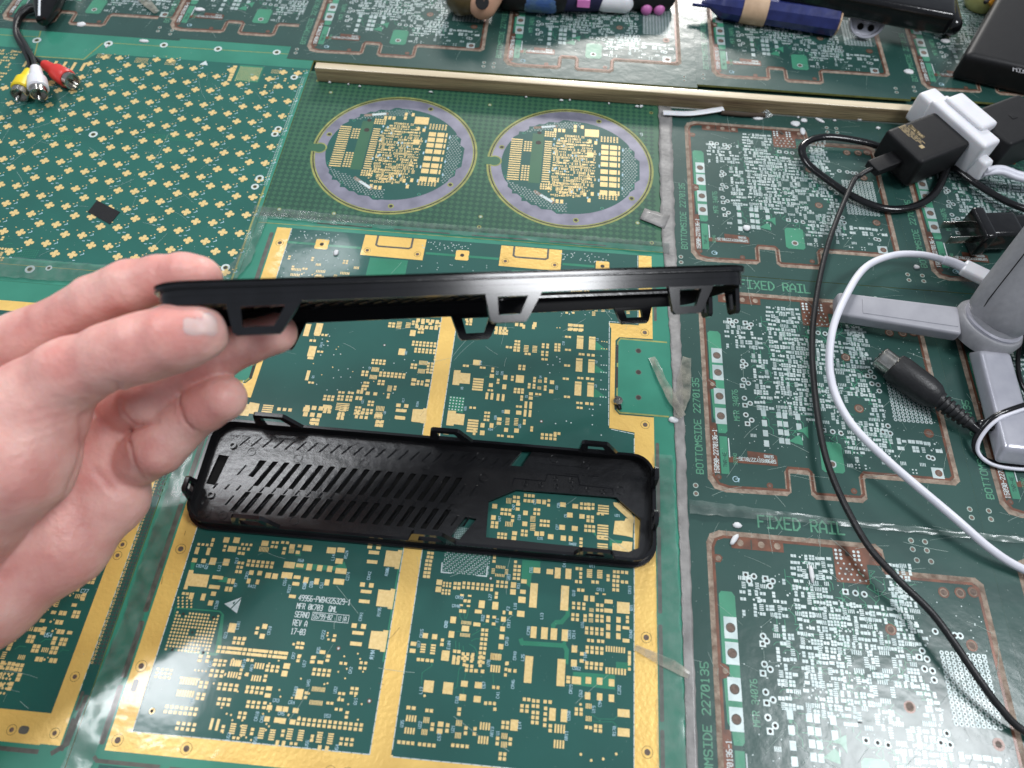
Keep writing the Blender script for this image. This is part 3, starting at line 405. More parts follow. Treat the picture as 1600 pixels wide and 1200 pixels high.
# C9 (seen through the window of the cover) and under C10
g.pads(C9, [(447,622,1,1,0,0,28,26),(440,686,1,1,0,0,26,26),(435,715,2,2,24,22,18,18),(515,590,4,1,8,0,4,32),(490,640,3,2,22,24,17,16),(550,680,1,2,0,24,18,16),(510,722,5,1,9,0,5,28),(580,610,1,2,0,28,22,18),(622,560,3,2,22,30,17,18),(560,570,2,2,22,24,17,16),(622,660,1,1,0,0,26,26),(618,722,1,1,0,0,28,26),(676,640,2,2,22,24,16,16),(665,680,1,5,0,7,30,4),(665,722,1,5,0,9,30,5),(712,705,3,2,20,24,16,16),(605,762,2,2,22,22,16,16),(560,775,1,1,0,0,28,22),(556,803,1,1,0,0,26,22),(470,778,3,2,20,22,15,16),(686,778,1,1,0,0,26,26),(716,778,1,1,0,0,24,26),(765,795,1,1,0,0,32,28),(697,595,1,1,0,0,26,24),(728,598,1,1,0,0,22,26),(755,590,1,2,0,26,16,16),(835,613,1,1,0,0,32,26),(905,622,1,1,0,0,32,26),(874,672,1,1,0,0,32,28),(943,680,1,1,0,0,30,26),(830,742,1,1,0,0,32,28),(902,748,1,1,0,0,34,28),(837,803,1,1,0,0,30,30),(878,806,1,1,0,0,22,30),(940,608,3,2,22,24,16,16),(980,610,2,2,26,22,16,16),(978,682,2,2,24,22,18,18),(965,735,3,2,22,24,17,17),(1035,665,2,1,25,0,16,14),(1035,795,2,1,24,0,16,14),(938,808,1,3,0,22,18,16),(1065,620,1,4,0,14,62,9),(1062,732,1,6,0,15,62,10),(1060,838,1,3,0,14,60,9)])
shapes(C9, [[(1120, 600), (1190, 605), (1240, 690), (1235, 720), (1125, 620)], [(1130, 705), (1185, 705), (1190, 690), (1235, 695), (1230, 800), (1190, 790), (1120, 780)], [(1115, 830), (1165, 835), (1175, 820), (1230, 825), (1225, 885), (1115, 870)]])
X, Y = C9(255, 790)
for i in range(12):
    for j in range(9): g.disc(X - .3 + i * .088, Y + .4 - j * .088, .03, 'silv', 2, 6)
shapes(C9, [[(965, 755), (1020, 760), (1025, 795), (1000, 770), (965, 768)], [(1100, 810), (1200, 820), (1200, 835), (1100, 850)]], 'mask_c', 1)
g.pads(C10, [(800,60,3,2,40,40,26,24),(900,55,2,1,24,0,22,20),(580,50,1,5,0,12,60,8),(640,70,3,1,32,0,20,18),(795,72,1,1,0,0,36,26),(835,130,2,2,26,22,20,18),(905,60,2,2,26,24,20,18),(1010,40,1,5,0,10,40,6),(980,100,2,2,24,22,18,16),(1085,90,3,2,28,24,18,18),(1190,100,5,1,8,0,5,30),(1200,140,2,2,26,22,20,18),(1325,118,1,1,0,0,56,18),(1330,78,1,1,0,0,54,18)])
shapes(C10, [[(430, 40), (470, 42), (475, 30), (530, 40), (515, 100), (470, 95), (465, 110), (412, 105)], [(1400, 72), (1480, 78), (1475, 150), (1395, 142)]])
# labels
g.lab(C3, [('CR32',688,462,0),('CR40',655,545,0),('L27',1030,478,1),('F2',1205,578,1),('L18',1272,565,1),('L13',1528,660,1),('F1',1100,690,1),('R32',960,680,1),('CR17',1210,745,1),('CR2',605,745,1),('CR15',368,838,1),('U17',345,930,1),('E104',632,950,1),('CR18',1192,915,1),('CR48',1268,1055,1),('L25',1345,1062,1),('C298',1400,812,1),('R31',1305,368,1),('C55',1425,215,1),('U83',1210,285,1),('R186',35,245,1)])
g.lab(C4, [('U11',500,160,0),('CR11',570,388,0),('Q18',358,440,1),('CR13',898,418,1),('Q31',912,580,1),('U16',442,745,1),('CR14',360,850,1),('C553',318,850,1),('R340',910,845,1),('F104',470,1060,1),('C4',268,160,1)])
g.lab(C5, [('L13',190,205,1),('C67',505,178,1),('C68',370,252,1),('C41',575,228,1),('U35',95,372,1),('U22',185,378,1),('U21',350,398,1),('C57',282,438,1),('AR13',545,418,1),('E14',684,380,1),('U1',575,412,1),('C558',930,338,1),('AR11',918,438,1),('U19',1055,300,1),('R170',1158,415,1),('C94',1086,270,1),('C63',990,220,1),('C282',1183,208,1),('CR19',940,205,1),('C552',942,84,0),('CR46',650,180,1),('L25',700,40,1),('U78',528,68,1)])
g.lab(C2, [('AR18',692,168,1),('AR3',740,185,1),('CR5',495,160,1),('U7',385,370,1),('CR7',990,112,1),('U57',1055,160,1),('R35',1138,80,1),('E103',1000,332,1),('U45',1078,275,1),('CR18',768,482,1),('CR3',862,368,0),('CR4',955,380,0),('CR5',893,446,0),('CR6',802,490,1),('U32',1240,318,1),('R194',1455,112,1),('CR2',1330,200,1),('D53',1168,460,0),('U52',602,595,1),('U58',762,620,1),('U55',1070,640,1),('U54',1248,665,1),('Q11',1360,385,1)])
g.lab(C1, [('C824',568,245,0),('Q21',660,262,1),('L12',765,278,1),('D17',912,215,1),('CR21',995,345,1),('R422',1000,415,0),('C554',1312,400,1),('R327',1348,460,1),('C50',1476,430,1),('C55',1532,415,1),('CR10',1182,810,1),('E101',920,765,1),('Q23',818,840,1),('C520',740,595,1),('R7',905,410,1),('R60',1415,200,0),('CR7',1385,1010,1)])
g.lab(C8, [('L14',380,158,1),('R524',505,140,1),('C274',520,350,1),('C50',105,430,1),('C59',172,418,1),('C61',270,425,1),('CR42',725,345,1),('R186',898,305,1),('R195',822,695,1),('CR41',645,740,1),('CR22',282,915,1),('R194',760,1108,1),('CR2',1470,800,1)], h=.18)
g.lab(C6, [('CR19',130,245,1),('Q9',60,520,1),('U2',565,440,1),('U87',888,308,1),('R194',990,775,1),('R17',865,735,1),('U5',1390,620,1),('U26',1418,808,1),('U21',500,745,1),('U8',700,840,1)], h=.15)
g.lab(C7, [('C15',70,400,1),('C25',262,492,1),('C52',218,490,1),('C53',750,622,1),('C5',480,695,1),('R34',130,985,0),('U20',202,890,1),('U3',270,830,1),('U25',420,965,1),('L1',1112,182,1),('L2',1102,385,1),('L3',1098,600,1),('C18',810,225,1),('U4',605,520,1)], h=.15)
g.lab(C9, [('C47',560,640,1),('C72',680,610,1),('U47',480,708,1),('C10',592,700,1),('C26',815,630,1),('C5',856,685,1),('C27',808,755,1),('R402',870,842,0),('C15',690,810,0),('U21',1130,680,0)], h=.16)
g.scratches(-16, 1, 5.8, 28, 55, 3); g.scratches(-6, 1, -5, 27, 14, 4, .9, 'cop', .01); g.scratches(5.9, 1, 6.8, 17, 5, 6, .8, 'cop', .008); g.scratches(-17, 1, -16.1, 24, 12, 9, 1.0, 'cop', .014); g.scratches(-16, 20, 5, 28, 30, 13)
g.dust(-17, 0, 7, 30, 420, 2, .016); g.dust(-2, 1, 5.6, 5.5, 60, 5, .016)
gb = g.build('circuit_board'); tagp(gb, 'large teal circuit board with wide gold edge strips lying under the black cover', 'circuit board')
# ---------- gold edged board (left)
g2 = Art(0.01); g2.slab(-44, -2.6, -18.46, 25.3, TH, 'mask_l'); g = g2
g.rect(-44, .0, -19.02, 22.6, 'mask', .4); g.rect(-19.86, .0, -18.98, 22.6, 'gold', 1); g.rect(-44, -.05, -19.86, 1.2, 'gold', 1); g.rect(-44, 21.9, -19.86, 22.6, 'gold', 1)
g.rect(-18.95, 2.0, -18.47, 22.4, 'mask', .6)
for j in range(112):
    for i in range(3):
        if not (45 < j < 49): g.via(-18.88 + i * .17, 3.4 + j * .165, .06, 'goldp' if i == 0 else 'slot', 2, .55)
for j in range(42): g.rect(-18.98, 2.2 + j * .46, -18.955, 2.5 + j * .46, 'silk', 2)
for x, y in ((-19.42, 2.75), (-19.5, 8.3), (-19.45, 8.85), (-21.3, .42), (-19.4, .45), (-19.4, 15), (-19.45, 21)): g.ring(x, y, .2, .215, 'hole', 2, 20); g.disc(x, y, .13, 'gold', 2, 12); g.disc(x, y, .1, 'holeb', 3, 12)
g.poly(rrect(-21.0, .3, -20.55, .62, .14, 4), 'slot', 2)
for a, b in ((-.2, 1.1), (1.4, 2.2)): g.poly(rrect(-18.9, a, -18.75, b, .06, 3), 'slot', 1)
g.rect(-22.5, -.4, -19.8, -.22, 'slot', 1); g.line([(-19.2, -.3), (-18.7, .1), (-18.6, 2)], .2, 'slot', .8)
dense(g, lambda x, y: ((x + .9 * y) % 2.7 > .35) and not (-21.8 < x < -20.2 and 2 < y < 3.1), -34, 1.9, -20.1, 21.4, 'goldp', 31, .41, .88, .16)
for i in range(7):
    for j in range(5): g.disc(-22.9 + j * .16, 3.0 - i * .2, .055, 'goldp', 2, 7)
for t_, x_, y_ in (('R23', -21, 8.4), ('C59', -22.5, 6.2), ('U54', -21.5, 4.3), ('U21', -23.2, 4.6), ('C77', -20.6, 6.4), ('R12', -23, 8.6)): g.text(t_, x_, y_, .17, 'silkb', 3, 0, w=.028)
g.text('4325329', -17.9 - .35, 11.5, .42, 'mask_c', 2, math.pi / 2, w=.06)
g.scratches(-30, 1, -19, 12, 20, 43); g.dust(-34, 0, -18.5, 22, 200, 44, .018)
tagp(g2.build('circuit_board'), 'gold rimmed circuit board at bottom left, partly under the wrist', 'circuit board')
# ---------- board full of clover shaped pads (upper left)
g = Art(0.02); g.slab(-46, 24.0, -18.42, 48.6, TH, 'mask_b')
g.rect(-46, 45.4, -18.45, 48.6, 'mask_l', .5); g.poly([(-39.6, 44.5), (-35.35, 44.5), (-34.6, 45.5), (-34.6, 48.6), (-39.6, 48.6)], 'mask_l', .7)
g.line([(-40.0, 47.6), (-39.2, 44.55), (-35.45, 44.6), (-34.75, 46.6)], .09, 'edge', 1.5); g.line([(-46, 46.7), (-39.8, 46.8)], .06, 'edge', 1.2); g.line([(-34.7, 46.7), (-20.2, 46.9)], .06, 'edge', 1.2)
g.rect(-46, 24.0, -18.8, 25.75, 'mask_l', .5); g.line([(-46, 25.2), (-19, 25.3)], .05, 'edge', 1.2)
g.rect(-18.78, 25.6, -18.43, 45.2, 'mask_l', .6); g.line([(-18.72, 24.2), (-18.72, 33.2)], .12, 'edge', 1.3)
for j in range(74):
    if j not in (30, 31, 46): 
        for i in range(4): g.crect(-19.0 + i * .15 - .1, 33.4 + j * .15, .08, .06, 'mask_c' if i < 2 else 'silv', 2)
def clover(A, x, y):
    for k in range(4):
        a = k * math.pi / 2; A.disc(x + .19 * math.cos(a), y + .17 * math.sin(a), .130, 'goldp', 2 + .12 * k, 7)
    A.crect(x, y, .2, .2, 'goldp', 2.6)
def legal(x, y):
    if not (-45.5 < x < -19.05 and 25.9 < y < 45.25): return False
    if -39.9 < x < -34.9 and y > 43.6: return False
    if x < -38.3 + (y - 41.5) * -.2 and y > 41.4: return False
    if x < -33.4 and y < 26.6: return False
    return math.hypot(x + 31.7, y - 36.85) > .55 and not (-24 < x < -21 and y > 44.2)
R = random.Random(21)
for i in range(-14, 16):
    for j in range(-14, 22):
        bx, by = -28.13 + 1.95 * i, 44.46 - .71 * i - 1.57 * j
        for q in (0, 1):
            x, y = bx + 1.09 * q, by + .02 * q
            if not legal(x, y): continue
            clover(g, x, y)
            if q == 0:
                g.crect(x + .62, y + .42, .09, .06, 'goldp', 2); g.crect(x - .3, y + .38, .2, .05, 'silkb', 2)
            else:
                g.crect(x + .38, y + .27, .1, .07, 'goldp', 2); g.crect(x + .58, y + .38, .08, .06, 'goldp', 2); g.line([(x + .5, y + .02), (x + .68, y + .12), (x + .62, y + .2)], .05, 'silkb', 2)
                g.crect(x + .25, y - .42, .18, .05, 'silkb', 2)
for x, y, r in ((-31.72, 36.85, .3), (-19.3, 38.2, .26), (-19.2, 38.75, .26), (-19.25, 33.95, .28), (-19.35, 33.15, .26), (-19.35, 26.3, .28), (-19.4, 44.3, .28), (-21.4, 47.0, .3), (-25.9, 46.9, .3), (-30.1, 46.9, .3), (-34.3, 46.6, .33), (-39.8, 46.4, .33), (-31.1, 25.0, .3), (-30, 25.2, .2)):
    g.disc(x, y, r, 'silk', 2, 18); g.disc(x, y, r * .55, 'edge', 3, 12); g.disc(x, y, r * .42, 'hole', 3.5, 12)
for i in range(7): g.rect(-39.6 + i * .72, 43.3, -39.38 + i * .72, 44.2, 'goldp', 2)
for x0, y0, nx, ny, p in ((-23.6, 43.6, 13, 12, .13), (-34.6, 44.9, 12, 6, .09), (-31.6, 44.7, 10, 6, .1), (-29.3, 44.7, 8, 6, .1), (-21.2, 44.6, 9, 4, .12), (-35.5, 36.0, 20, 5, .13), (-28, 36.9, 24, 4, .13), (-33, 25.9, 14, 5, .14)):
    for i in range(nx):
        for j in range(ny): g.crect(x0 + i * p, y0 + j * p, p * .5, p * .5, 'goldp' if nx < 14 else 'mask_c', 2)
for j in range(6): g.crect(-24.05, 43.5 + .3 * j, .3, .26, 'goldp', 2)
g.rect(-23.72, 43.45, -21.9, 45.25, 'mask_c', 1)
dense(g, lambda x, y: True, -46, 41.5, -40.2, 45.2, 'goldp', 77, .36, .75, .12); dense(g, lambda x, y: True, -39.9, 41.3, -35, 43.2, 'goldp', 78, .4, .3, .12)
dense(g, lambda x, y: True, -40, 24.6, -32.9, 27.4, 'goldp', 79, .4, .6, .13); dense(g, lambda x, y: True, -21.6, 42.4, -19.4, 44.6, 'goldp', 80, .45, .35, .13)
g.poly([(-26.75, 44.95), (-26.1, 44.95), (-26.4, 45.45)], 'silk', 2)
g.scratches(-44, 26, -19, 46, 60, 90, 3); g.dust(-44, 26, -19, 48, 300, 91, .03)
tagp(g.build('circuit_board'), 'bluish green circuit board covered in staggered clover shaped gold pads', 'circuit board')
# ---------- diamond patterned panel with two round boards
g = Art(-0.03); g.slab(-18.4, 30.74, 7.55, 45.2, TH, 'diam'); z = 0
for i in range(62):
    for j in range(35):
        x, y = -18.2 + i * .42, 30.95 + j * .41
        if y < 44.9 and x < 7.3 and math.hypot(x + 10.75, y - 37.35) > 5.75 and math.hypot(x - 1.38, y - 37.35) > 5.75: 
            r_ = .185 + .045 * ((y - 31) < 5)
            g.poly([(x - r_, y), (x, y - r_), (x + r_, y), (x, y + r_)], 'diam2', 1)
for x, y in ((-17.6, 44.2), (-17.3, 31.4), (-16.4, 43.0), (-4.7, 42.9), (7.0, 43.3), (6.9, 31.0), (-13.7, 31.4), (-4.2, 32.1), (6.0, 32.6), (-4.2, 31.2)): g.disc(x, y, .14, 'edge', 2, 12); g.disc(x, y, .08, 'chalk' if y < 43.1 and y > 31.3 else 'hole', 2.5, 8)
g.text('9', 6.2, 40.8, .3, 'silk', 2)
def round_board(A, cx, cy):
    A.disc(cx, cy, 5.72, 'edge', 2, 72); A.disc(cx, cy, 5.58, 'hole', 2.3, 72); A.disc(cx, cy, 5.50, 'edge', 2.6, 72); A.disc(cx, cy, 5.42, 'ring', 3, 72)
    pts = []
    for k in range(90):
        a = 2 * math.pi * k / 90; r = 4.72 if math.cos(a) > -.2 or abs(math.sin(a)) < .5 else 4.72
        x_, y_ = r * math.cos(a), r * .94 * math.sin(a); dg = math.degrees(a)
        if 95 < dg < 150 or 205 < dg < 265 or dg > 330 or dg < 30: x_, y_ = round(x_ / .34) * .34, round(y_ / .3) * .3
        pts.append((cx + x_, cy + y_))
    pts = [p for i, p in enumerate(pts) if math.dist(p, pts[i - 1]) > .01]
    A.poly(pts, 'mask', 3.4)
    # keyway at the left
    A.disc(cx - 5.2, cy - .1, .52, 'edge', 3.6, 20); A.disc(cx - 5.2, cy - .1, .42, 'diam', 3.9, 20); A.rect(cx - 5.9, cy - .46, cx - 5.15, cy + .26, 'diam', 3.95)
    for a in (68, 165, -32, -83): x, y = cx + 4.98 * math.cos(math.radians(a)), cy + 4.98 * math.sin(math.radians(a)); A.disc(x, y, .2, 'edge', 4, 14); A.disc(x, y, .12, 'hole', 4.4, 12)
    for a in (88, 138, 200, 228, 262, 300, 340, 25): x, y = cx + 4.55 * math.cos(math.radians(a)), cy + 4.3 * math.sin(math.radians(a)); A.disc(x, y, .12, 'mask_l', 4, 10); A.disc(x, y, .06, 'hole', 4.4, 8)
    L = 4.2
    def vi(x0, y0, x1, y1, p, f):
        y = y0; j = 0
        while y < y1:
            x = x0 + (p / 2 if j % 2 else 0)
            while x < x1:
                if f(x, y): A.disc(cx + x, cy + y, .055, 'silv', L, 6); A.disc(cx + x, cy + y, .034, 'hole', L + .4, 5)
                x += p
            y += p * .8; j += 1
    ins = lambda x, y: math.hypot(x, y / .93) < 4.6
    vi(-4.6, -4.4, 1.2, -1.6, .21, lambda x, y: ins(x, y) and y < -1.9 - .42 * (x + 4) and x < 0)
    vi(-4, 2.4, 1.2, 4.4, .21, lambda x, y: ins(x, y) and y > 3.7 + .22 * (x - 0) and x < .6)
    vi(3.4, -3, 4.7, 2.2, .21, lambda x, y: ins(x, y) and x > 3.55)
    A.rect(cx - 2.75, cy - 1.9, cx - 1.95, cy + 2.9, 'diam', 3.7); A.disc(cx - 2.3, cy + 2.0, .2, 'hole', 3.9, 8); A.disc(cx - 2.3, cy + 3.0, .16, 'hole', 3.9, 8)
    for k in range(19): A.rect(cx - 4.2, cy - 1.75 + k * .215, cx - 3.4, cy - 1.65 + k * .215, 'goldp', L); A.rect(cx - 1.85, cy - 1.75 + k * .215, cx - 1.35, cy - 1.65 + k * .215, 'goldp', L)
    for k in range(18):
        for q in range(3):
            if k < 7 or k > 12: A.rect(cx - 3.28 + q * .2, cy - 1.72 + k * .215, cx - 3.14 + q * .2, cy - 1.6 + k * .215, 'goldp', L)
    for y0 in (-2.35, 2.75):
        for i in range(5):
            for j in range(3): A.crect(cx - 1.85 + i * .17, cy + y0 + j * .2, .12, .14, 'goldp', L)
    for k, y in enumerate((2.05, 1.5, .95, .35, -.35, -1.0, -1.55, -2.3)):
        for x in (2.35, 2.95): A.crect(cx + x, cy + y, .5, .42, 'goldp', L)
        A.crect(cx + 3.35, cy + y, .12, .4, 'goldp', L); A.crect(cx + (2.0 if k % 2 else 3.6), cy + y - .2, .1, .26, 'silkb', L)
    for i in range(6):
        for y0 in (2.6, -2.85):
            for j in range(4): A.crect(cx + 2.1 + i * .22, cy + y0 + j * .15, .12, .1, 'goldp', L)
    A.crect(cx + 1.4, cy + 3.35, 1.0, .75, 'goldp', L); A.crect(cx + 1.35, cy + 1.2, .45, .4, 'goldp', L)
    for x, y in ((.2, 3.9), (.7, 3.9), (.2, 3.5), (1.3, 2.5), (1.7, 2.4), (-1.2, 3.4), (-.9, 3.4), (-.6, 3.4), (-1.0, -3.3), (-.7, -3.4), (-.4, -3.4), (1.4, -3.1), (1.1, -2.6), (1.6, -2.5)): A.crect(cx + x, cy + y, .2, .34, 'goldp', L)
    z0 = A.z; A.z = z0 + (L - 2) * .0032
    dense(A, lambda x, y: ins(x - cx, y - cy) and math.hypot((x - cx - .2) / 1.75, (y - cy - .1) / 3.1) < 1, cx - 1.3, cy - 3.2, cx + 1.9, cy + 3.2, 'goldp', 6, .27, .93, .082)
    dense(A, lambda x, y: ins(x - cx, y - cy), cx - 1.5, cy - 3.0, cx + .6, cy - 1.4, 'goldp', 8, .28, .85, .09); A.z = z0
    Rr = random.Random(12)
    for k in range(16): A.crect(cx + Rr.uniform(-1.4, 1.8), cy + Rr.uniform(-3, 3), .1, .2, 'silkb', L + .4)
    for (x, y, a) in ((-1.9, 3.65, .22), (-1.6, -3.1, -.6)):
        c_, s_ = math.cos(a), math.sin(a); A.poly([(cx + x + u * c_ - v * s_, cy + y + u * s_ + v * c_) for u, v in ((-.85, -.12), (.85, -.12), (.85, .12), (-.85, .12))], 'rout', L); A.poly([(cx + x + u * c_ - v * s_, cy + y + u * s_ + v * c_) for u, v in ((-.3, -.1), (.7, -.1), (.7, .1), (-.3, .1))], 'silk', L + .3)
root = thing('circuit_board', (-5.4, 38, -.19), 'green diamond patterned panel holding two round circuit boards with grey rims', 'circuit board')
g.build('carrier_panel', root)
for cx in (-10.75, 1.38):
    a = Art(-.028); round_board(a, cx, 37.35); a.build('round_board', root)
g = None
# ---------- identical dark green panels with routed copper outline
OUT = [(0, -.55), (.16, -.18), (.55, 0), (8.3, 0), (8.52, -.2), (8.62, -1.12), (8.85, -1.28), (12.95, -1.28), (13.2, -1.5), (13.25, -11.2), (13.05, -11.38), (8.3, -11.4), (8.12, -11.6), (8.1, -12.65), (7.9, -12.82), (5.6, -12.85), (5.45, -12.7), (5.45, -11.65), (5.3, -11.5), (4.25, -11.5), (4.15, -11.65), (4.12, -12.65), (3.95, -12.8), (.8, -12.88), (.3, -12.75), (.02, -12.3)]
def panel_art(title=True):
    A = Art(0.0); A.slab(-1.32, -13.95, 14.5, 1.42, TH, 'pan', 'edge')
    A.line(OUT, .30, 'rout', 1, closed=True)
    ins = [(x + (.17 if x < 4 else -.17 if x > 9 else 0), y + (-.17 if y > -5 else .17)) for x, y in OUT]; A.line(ins, .14, 'cop', 1.6, closed=True)
    def pl(pts, m, l=1): A.poly(pts, m, l)
    pl([(1.1, -.17), (3.7, -.17), (3.7, -.72), (1.1, -.72)], 'cop', 2)
    for x in (1.55, 2.6, 3.4): A.disc(x, -.42, .17, 'rout', 3, 12)
    A.rect(2.08, -.2, 2.12, -.7, 'pan', 3)
    pl([(.1, -1.1), (.5, -1.1), (.62, -1.25), (.5, -1.5), (.1, -1.5)], 'cop', 2); A.disc(.4, -1.3, .14, 'rout', 3, 10)
    pl([(6.15, -.17), (8.35, -.17), (8.4, -.95), (7.75, -.95), (7.75, -1.95), (6.15, -1.95)], 'cop', 2)
    for i in range(5):
        for j in range(4): A.disc(6.33 + i * .29 + (.1 if j % 2 else 0), -1.0 - j * .26, .05, 'silv', 3, 7)
    for x in (6.3, 6.52, 7.2, 7.42):
        for y in (-.35, -.55, -.75): A.disc(x, y, .075, 'silk', 3, 8)
    A.disc(6.86, -.5, .12, 'hole', 3, 10); A.disc(8.1, -.4, .15, 'rout', 3, 10)
    # light band with four tinned lugs
    pl([(.32, -3.05), (.45, -2.9), (.95, -2.9), (1.1, -3.1), (1.1, -9.45), (.98, -9.6), (.6, -9.6), (.55, -9.0), (.38, -8.7), (.32, -6.9), (.62, -6.8), (.62, -6.3), (.32, -6.2)], 'pan_c', 1.5)
    for y in (-4.6, -5.75, -7.3, -8.55): A.rect(.48, y - .5, 1.1, y + .5, 'silv', 2.4); A.disc(.79, y, .23, 'slot', 3, 16); A.disc(.79, y, .19, 'holeb', 3.4, 16)
    pl([(.12, -6.2), (.4, -6.25), (.6, -6.4), (.62, -6.65), (.45, -6.85), (.12, -6.95)], 'cop', 2.2); A.disc(.42, -6.55, .13, 'rout', 3, 10)
    pl([(.12, -9.0), (.5, -9.0), (.58, -12.0), (.12, -12.0)], 'cop', 1.8); A.text('15090-2270136-1', .5, -12.0, .24, 'silk', 3, math.pi / 2, w=.04, sx=.78)
    A.rect(.62, -12.0, 1.05, -9.8, 'pan_c', 1.8); A.text('TNR-4E', .95, -11.6, .2, 'pan', 3, math.pi / 2, w=.03)
    A.line([(1.12, -9.9), (1.12, -11)], .06, 'silk', 3); A.text('SERNO', 1.5, -11.4, .18, 'pan_t', 3, math.pi / 2, w=.03)
    A.disc(.45, -12.2, .16, 'cop', 2.5, 12); A.disc(3.15, -12.45, .17, 'cop', 2.5, 12); A.disc(7.6, -12.35, .17, 'cop', 2.5, 12)
    for x, y in ((3.15, -12.45), (7.6, -12.35), (.45, -12.2)): A.disc(x, y, .08, 'holeb', 3, 10)
    pl([(2.1, -10.55), (3.4, -10.6), (3.7, -10.7), (3.7, -11.3), (.75, -11.3), (.75, -10.98), (2.1, -10.95)], 'cop', 2); A.text('5090ASSY2270135-', 3.6, -10.95, .2, 'silv', 3, math.pi, w=.035, sx=.72); A.text('SERNO', 3.5, -10.7, .16, 'silv', 3, math.pi, w=.03, sx=.7)
    A.ring(1.35, -12.25, .13, .17, 'silkb', 3, 12); A.line([(1.35, -12.25), (1.55, -12.2), (1.5, -12.4)], .035, 'silkb', 3)
    A.text('MFR 34076', 1.83, -8.75, .3, 'pan_t', 2, math.pi / 2, w=.045, sx=.8)
    A.text('BOTTOMSIDE 2270135', -.36, -12.1, .36, 'pan_t', 2, math.pi / 2, w=.06, sx=.98)
    if title: A.text('FIXED RAIL', 2.55, .5, .62, 'pan_t', 2, 0, w=.09, sx=.77)
    # light square with hole, triangles
    pl([(6.1, -9.75), (6.25, -9.6), (7.15, -9.6), (7.3, -9.75), (7.3, -11.25), (7.15, -11.4), (6.2, -11.4), (6.05, -11.25)], 'pan_c', 1.8); A.disc(6.66, -10.9, .22, 'silv', 2.6, 16); A.disc(6.66, -10.9, .15, 'holeb', 3, 14)
    pl([(4.45, -9.75), (5.2, -9.2), (5.2, -9.95)], 'pan_c', 2); pl([(4.9, -9.1), (5.6, -8.75), (5.55, -9.5), (5.3, -9.15)], 'pan_c', 2.2); pl([(5.0, -9.3), (5.25, -9.2), (5.2, -9.5)], 'pan', 2.6)
    for x, y in ((8.4, -4.0), (8.65, -7.35), (12.1, -1.95), (12.75, -1.85), (12.1, -4.4), (12.3, -8.55), (11.3, -2.0)): A.disc(x, y, .27, 'cop', 2.6, 16); A.disc(x, y, .2, 'rout', 3, 14); A.disc(x, y, .15, 'holeb', 3.4, 12)
    pl([(8.15, -6.85), (9.2, -6.8), (9.3, -7.7), (9.1, -7.95), (8.1, -7.95), (7.95, -7.6)], 'pan', 2)
    A.crect(12.3, -10.9, .62, .62, 'silv', 2.2); A.disc(12.35, -10.9, .2, 'cop', 2.8, 12); A.disc(12.35, -10.9, .14, 'holeb', 3.2, 12)
    for i in range(9):
        for j in range(15):
            if i == 8 and j == 0: A.crect(10.6 + i * .245, -4.85 - j * .215, .2, .18, 'silv', 2)
            A.ring(10.6 + i * .245 + .0, -4.85 - j * .215, .045, .105, 'silv', 2, 9); A.disc(10.6 + i * .245, -4.85 - j * .215, .045, 'hole', 2, 6)
    def rg(x, y, sq=False):
        if sq: A.crect(x, y, .3, .28, 'silv', 2)
        else: A.disc(x, y, .16, 'silv', 2, 12)
        A.disc(x, y, .085, 'hole', 2.6, 8)
    for x, y, q in ((6.5, -2.4, 1), (6.98, -2.42, 0), (7.4, -2.44, 0), (2.25, -6.1, 0), (2.15, -6.5, 1), (2.5, -6.3, 0), (2.3, -4.85, 0), (2.45, -5.05, 0), (2.25, -5.2, 1), (2.2, -7.3, 0), (2.5, -7.6, 0), (2.2, -7.75, 1), (2.2, -8.35, 0), (2.5, -8.65, 0), (2.25, -8.9, 1), (9.7, -4.85, 0), (9.5, -5.15, 1), (9.85, -5.2, 0), (9.65, -5.65, 0), (10.0, -5.7, 0), (10.0, -6.1, 0), (10.1, -8.3, 0), (9.75, -8.7, 1), (10.15, -8.75, 0), (6.45, -8.9, 1), (6.95, -8.95, 0), (7.4, -9.0, 0), (10.5, -3.9, 0), (11.05, -3.95, 0), (11.4, -4.0, 0), (11.65, -4.0, 0), (1.7, -2.0, 1), (2.1, -2.05, 0), (1.85, -2.3, 0), (2.65, -2.1, 1), (3.0, -2.2, 0), (2.85, -2.45, 0), (12.0, -10.0, 0), (12.2, -10.05, 0)): rg(x, y, q)
    for j in range(4): A.crect(3.2, -8.15 - j * .62, .28, .38, 'silv', 2); A.crect(4.05, -8.2 - j * .52, .28, .34, 'silv', 2); A.crect(4.38, -8.22 - j * .52, .26, .34, 'silv', 2); A.rect(3.12, -8.5 - j * .5, 3.27, -8.3 - j * .5, 'pan_c', 1.5)
    for j in range(3): A.crect(5.1, -8.2 - j * .62, .28, .4, 'silv', 2)
    def region(x, y):
        if x < 3.55 and y > -1.8: return 3.75 < x
        if 6.0 < x < 8.6 and y > -2.75: return False
        if x > 10.4 and -8.2 < y < -4.5: return False
        if math.hypot(x - 8.4, y + 4.0) < .4 or math.hypot(x - 8.6, y + 7.4) < .75: return False
        if x < 2.65 and y < -3.9: return False
        if x > 9.4 and x < 10.3 and y < -4.6 and y > -6.4: return False
        if y < -8.0 and x < 5.4: return False
        if y < -8.6 and x < 7.6: return False
        if x > 9.9 and y > -4.1: return False
        return -10.3 < y < -.5
    dense(A, region, 3.9, -10.0, 10.3, -.55, 'silv', 3, .31, .97, .118); dense(A, region, 1.3, -4.0, 3.9, -1.8, 'silv', 4, .33, .8, .12); dense(A, region, 2.7, -8.0, 3.9, -4.0, 'silv', 5, .34, .92, .13)
    dense(A, lambda x, y: not (6 < x < 7.4 and y < -9.2), 7.4, -11.1, 11.9, -9.6, 'silv', 7, .4, .45, .08); dense(A, lambda x, y: True, 10.3, -9.8, 13, -8.8, 'silv', 9, .42, .85, .17)
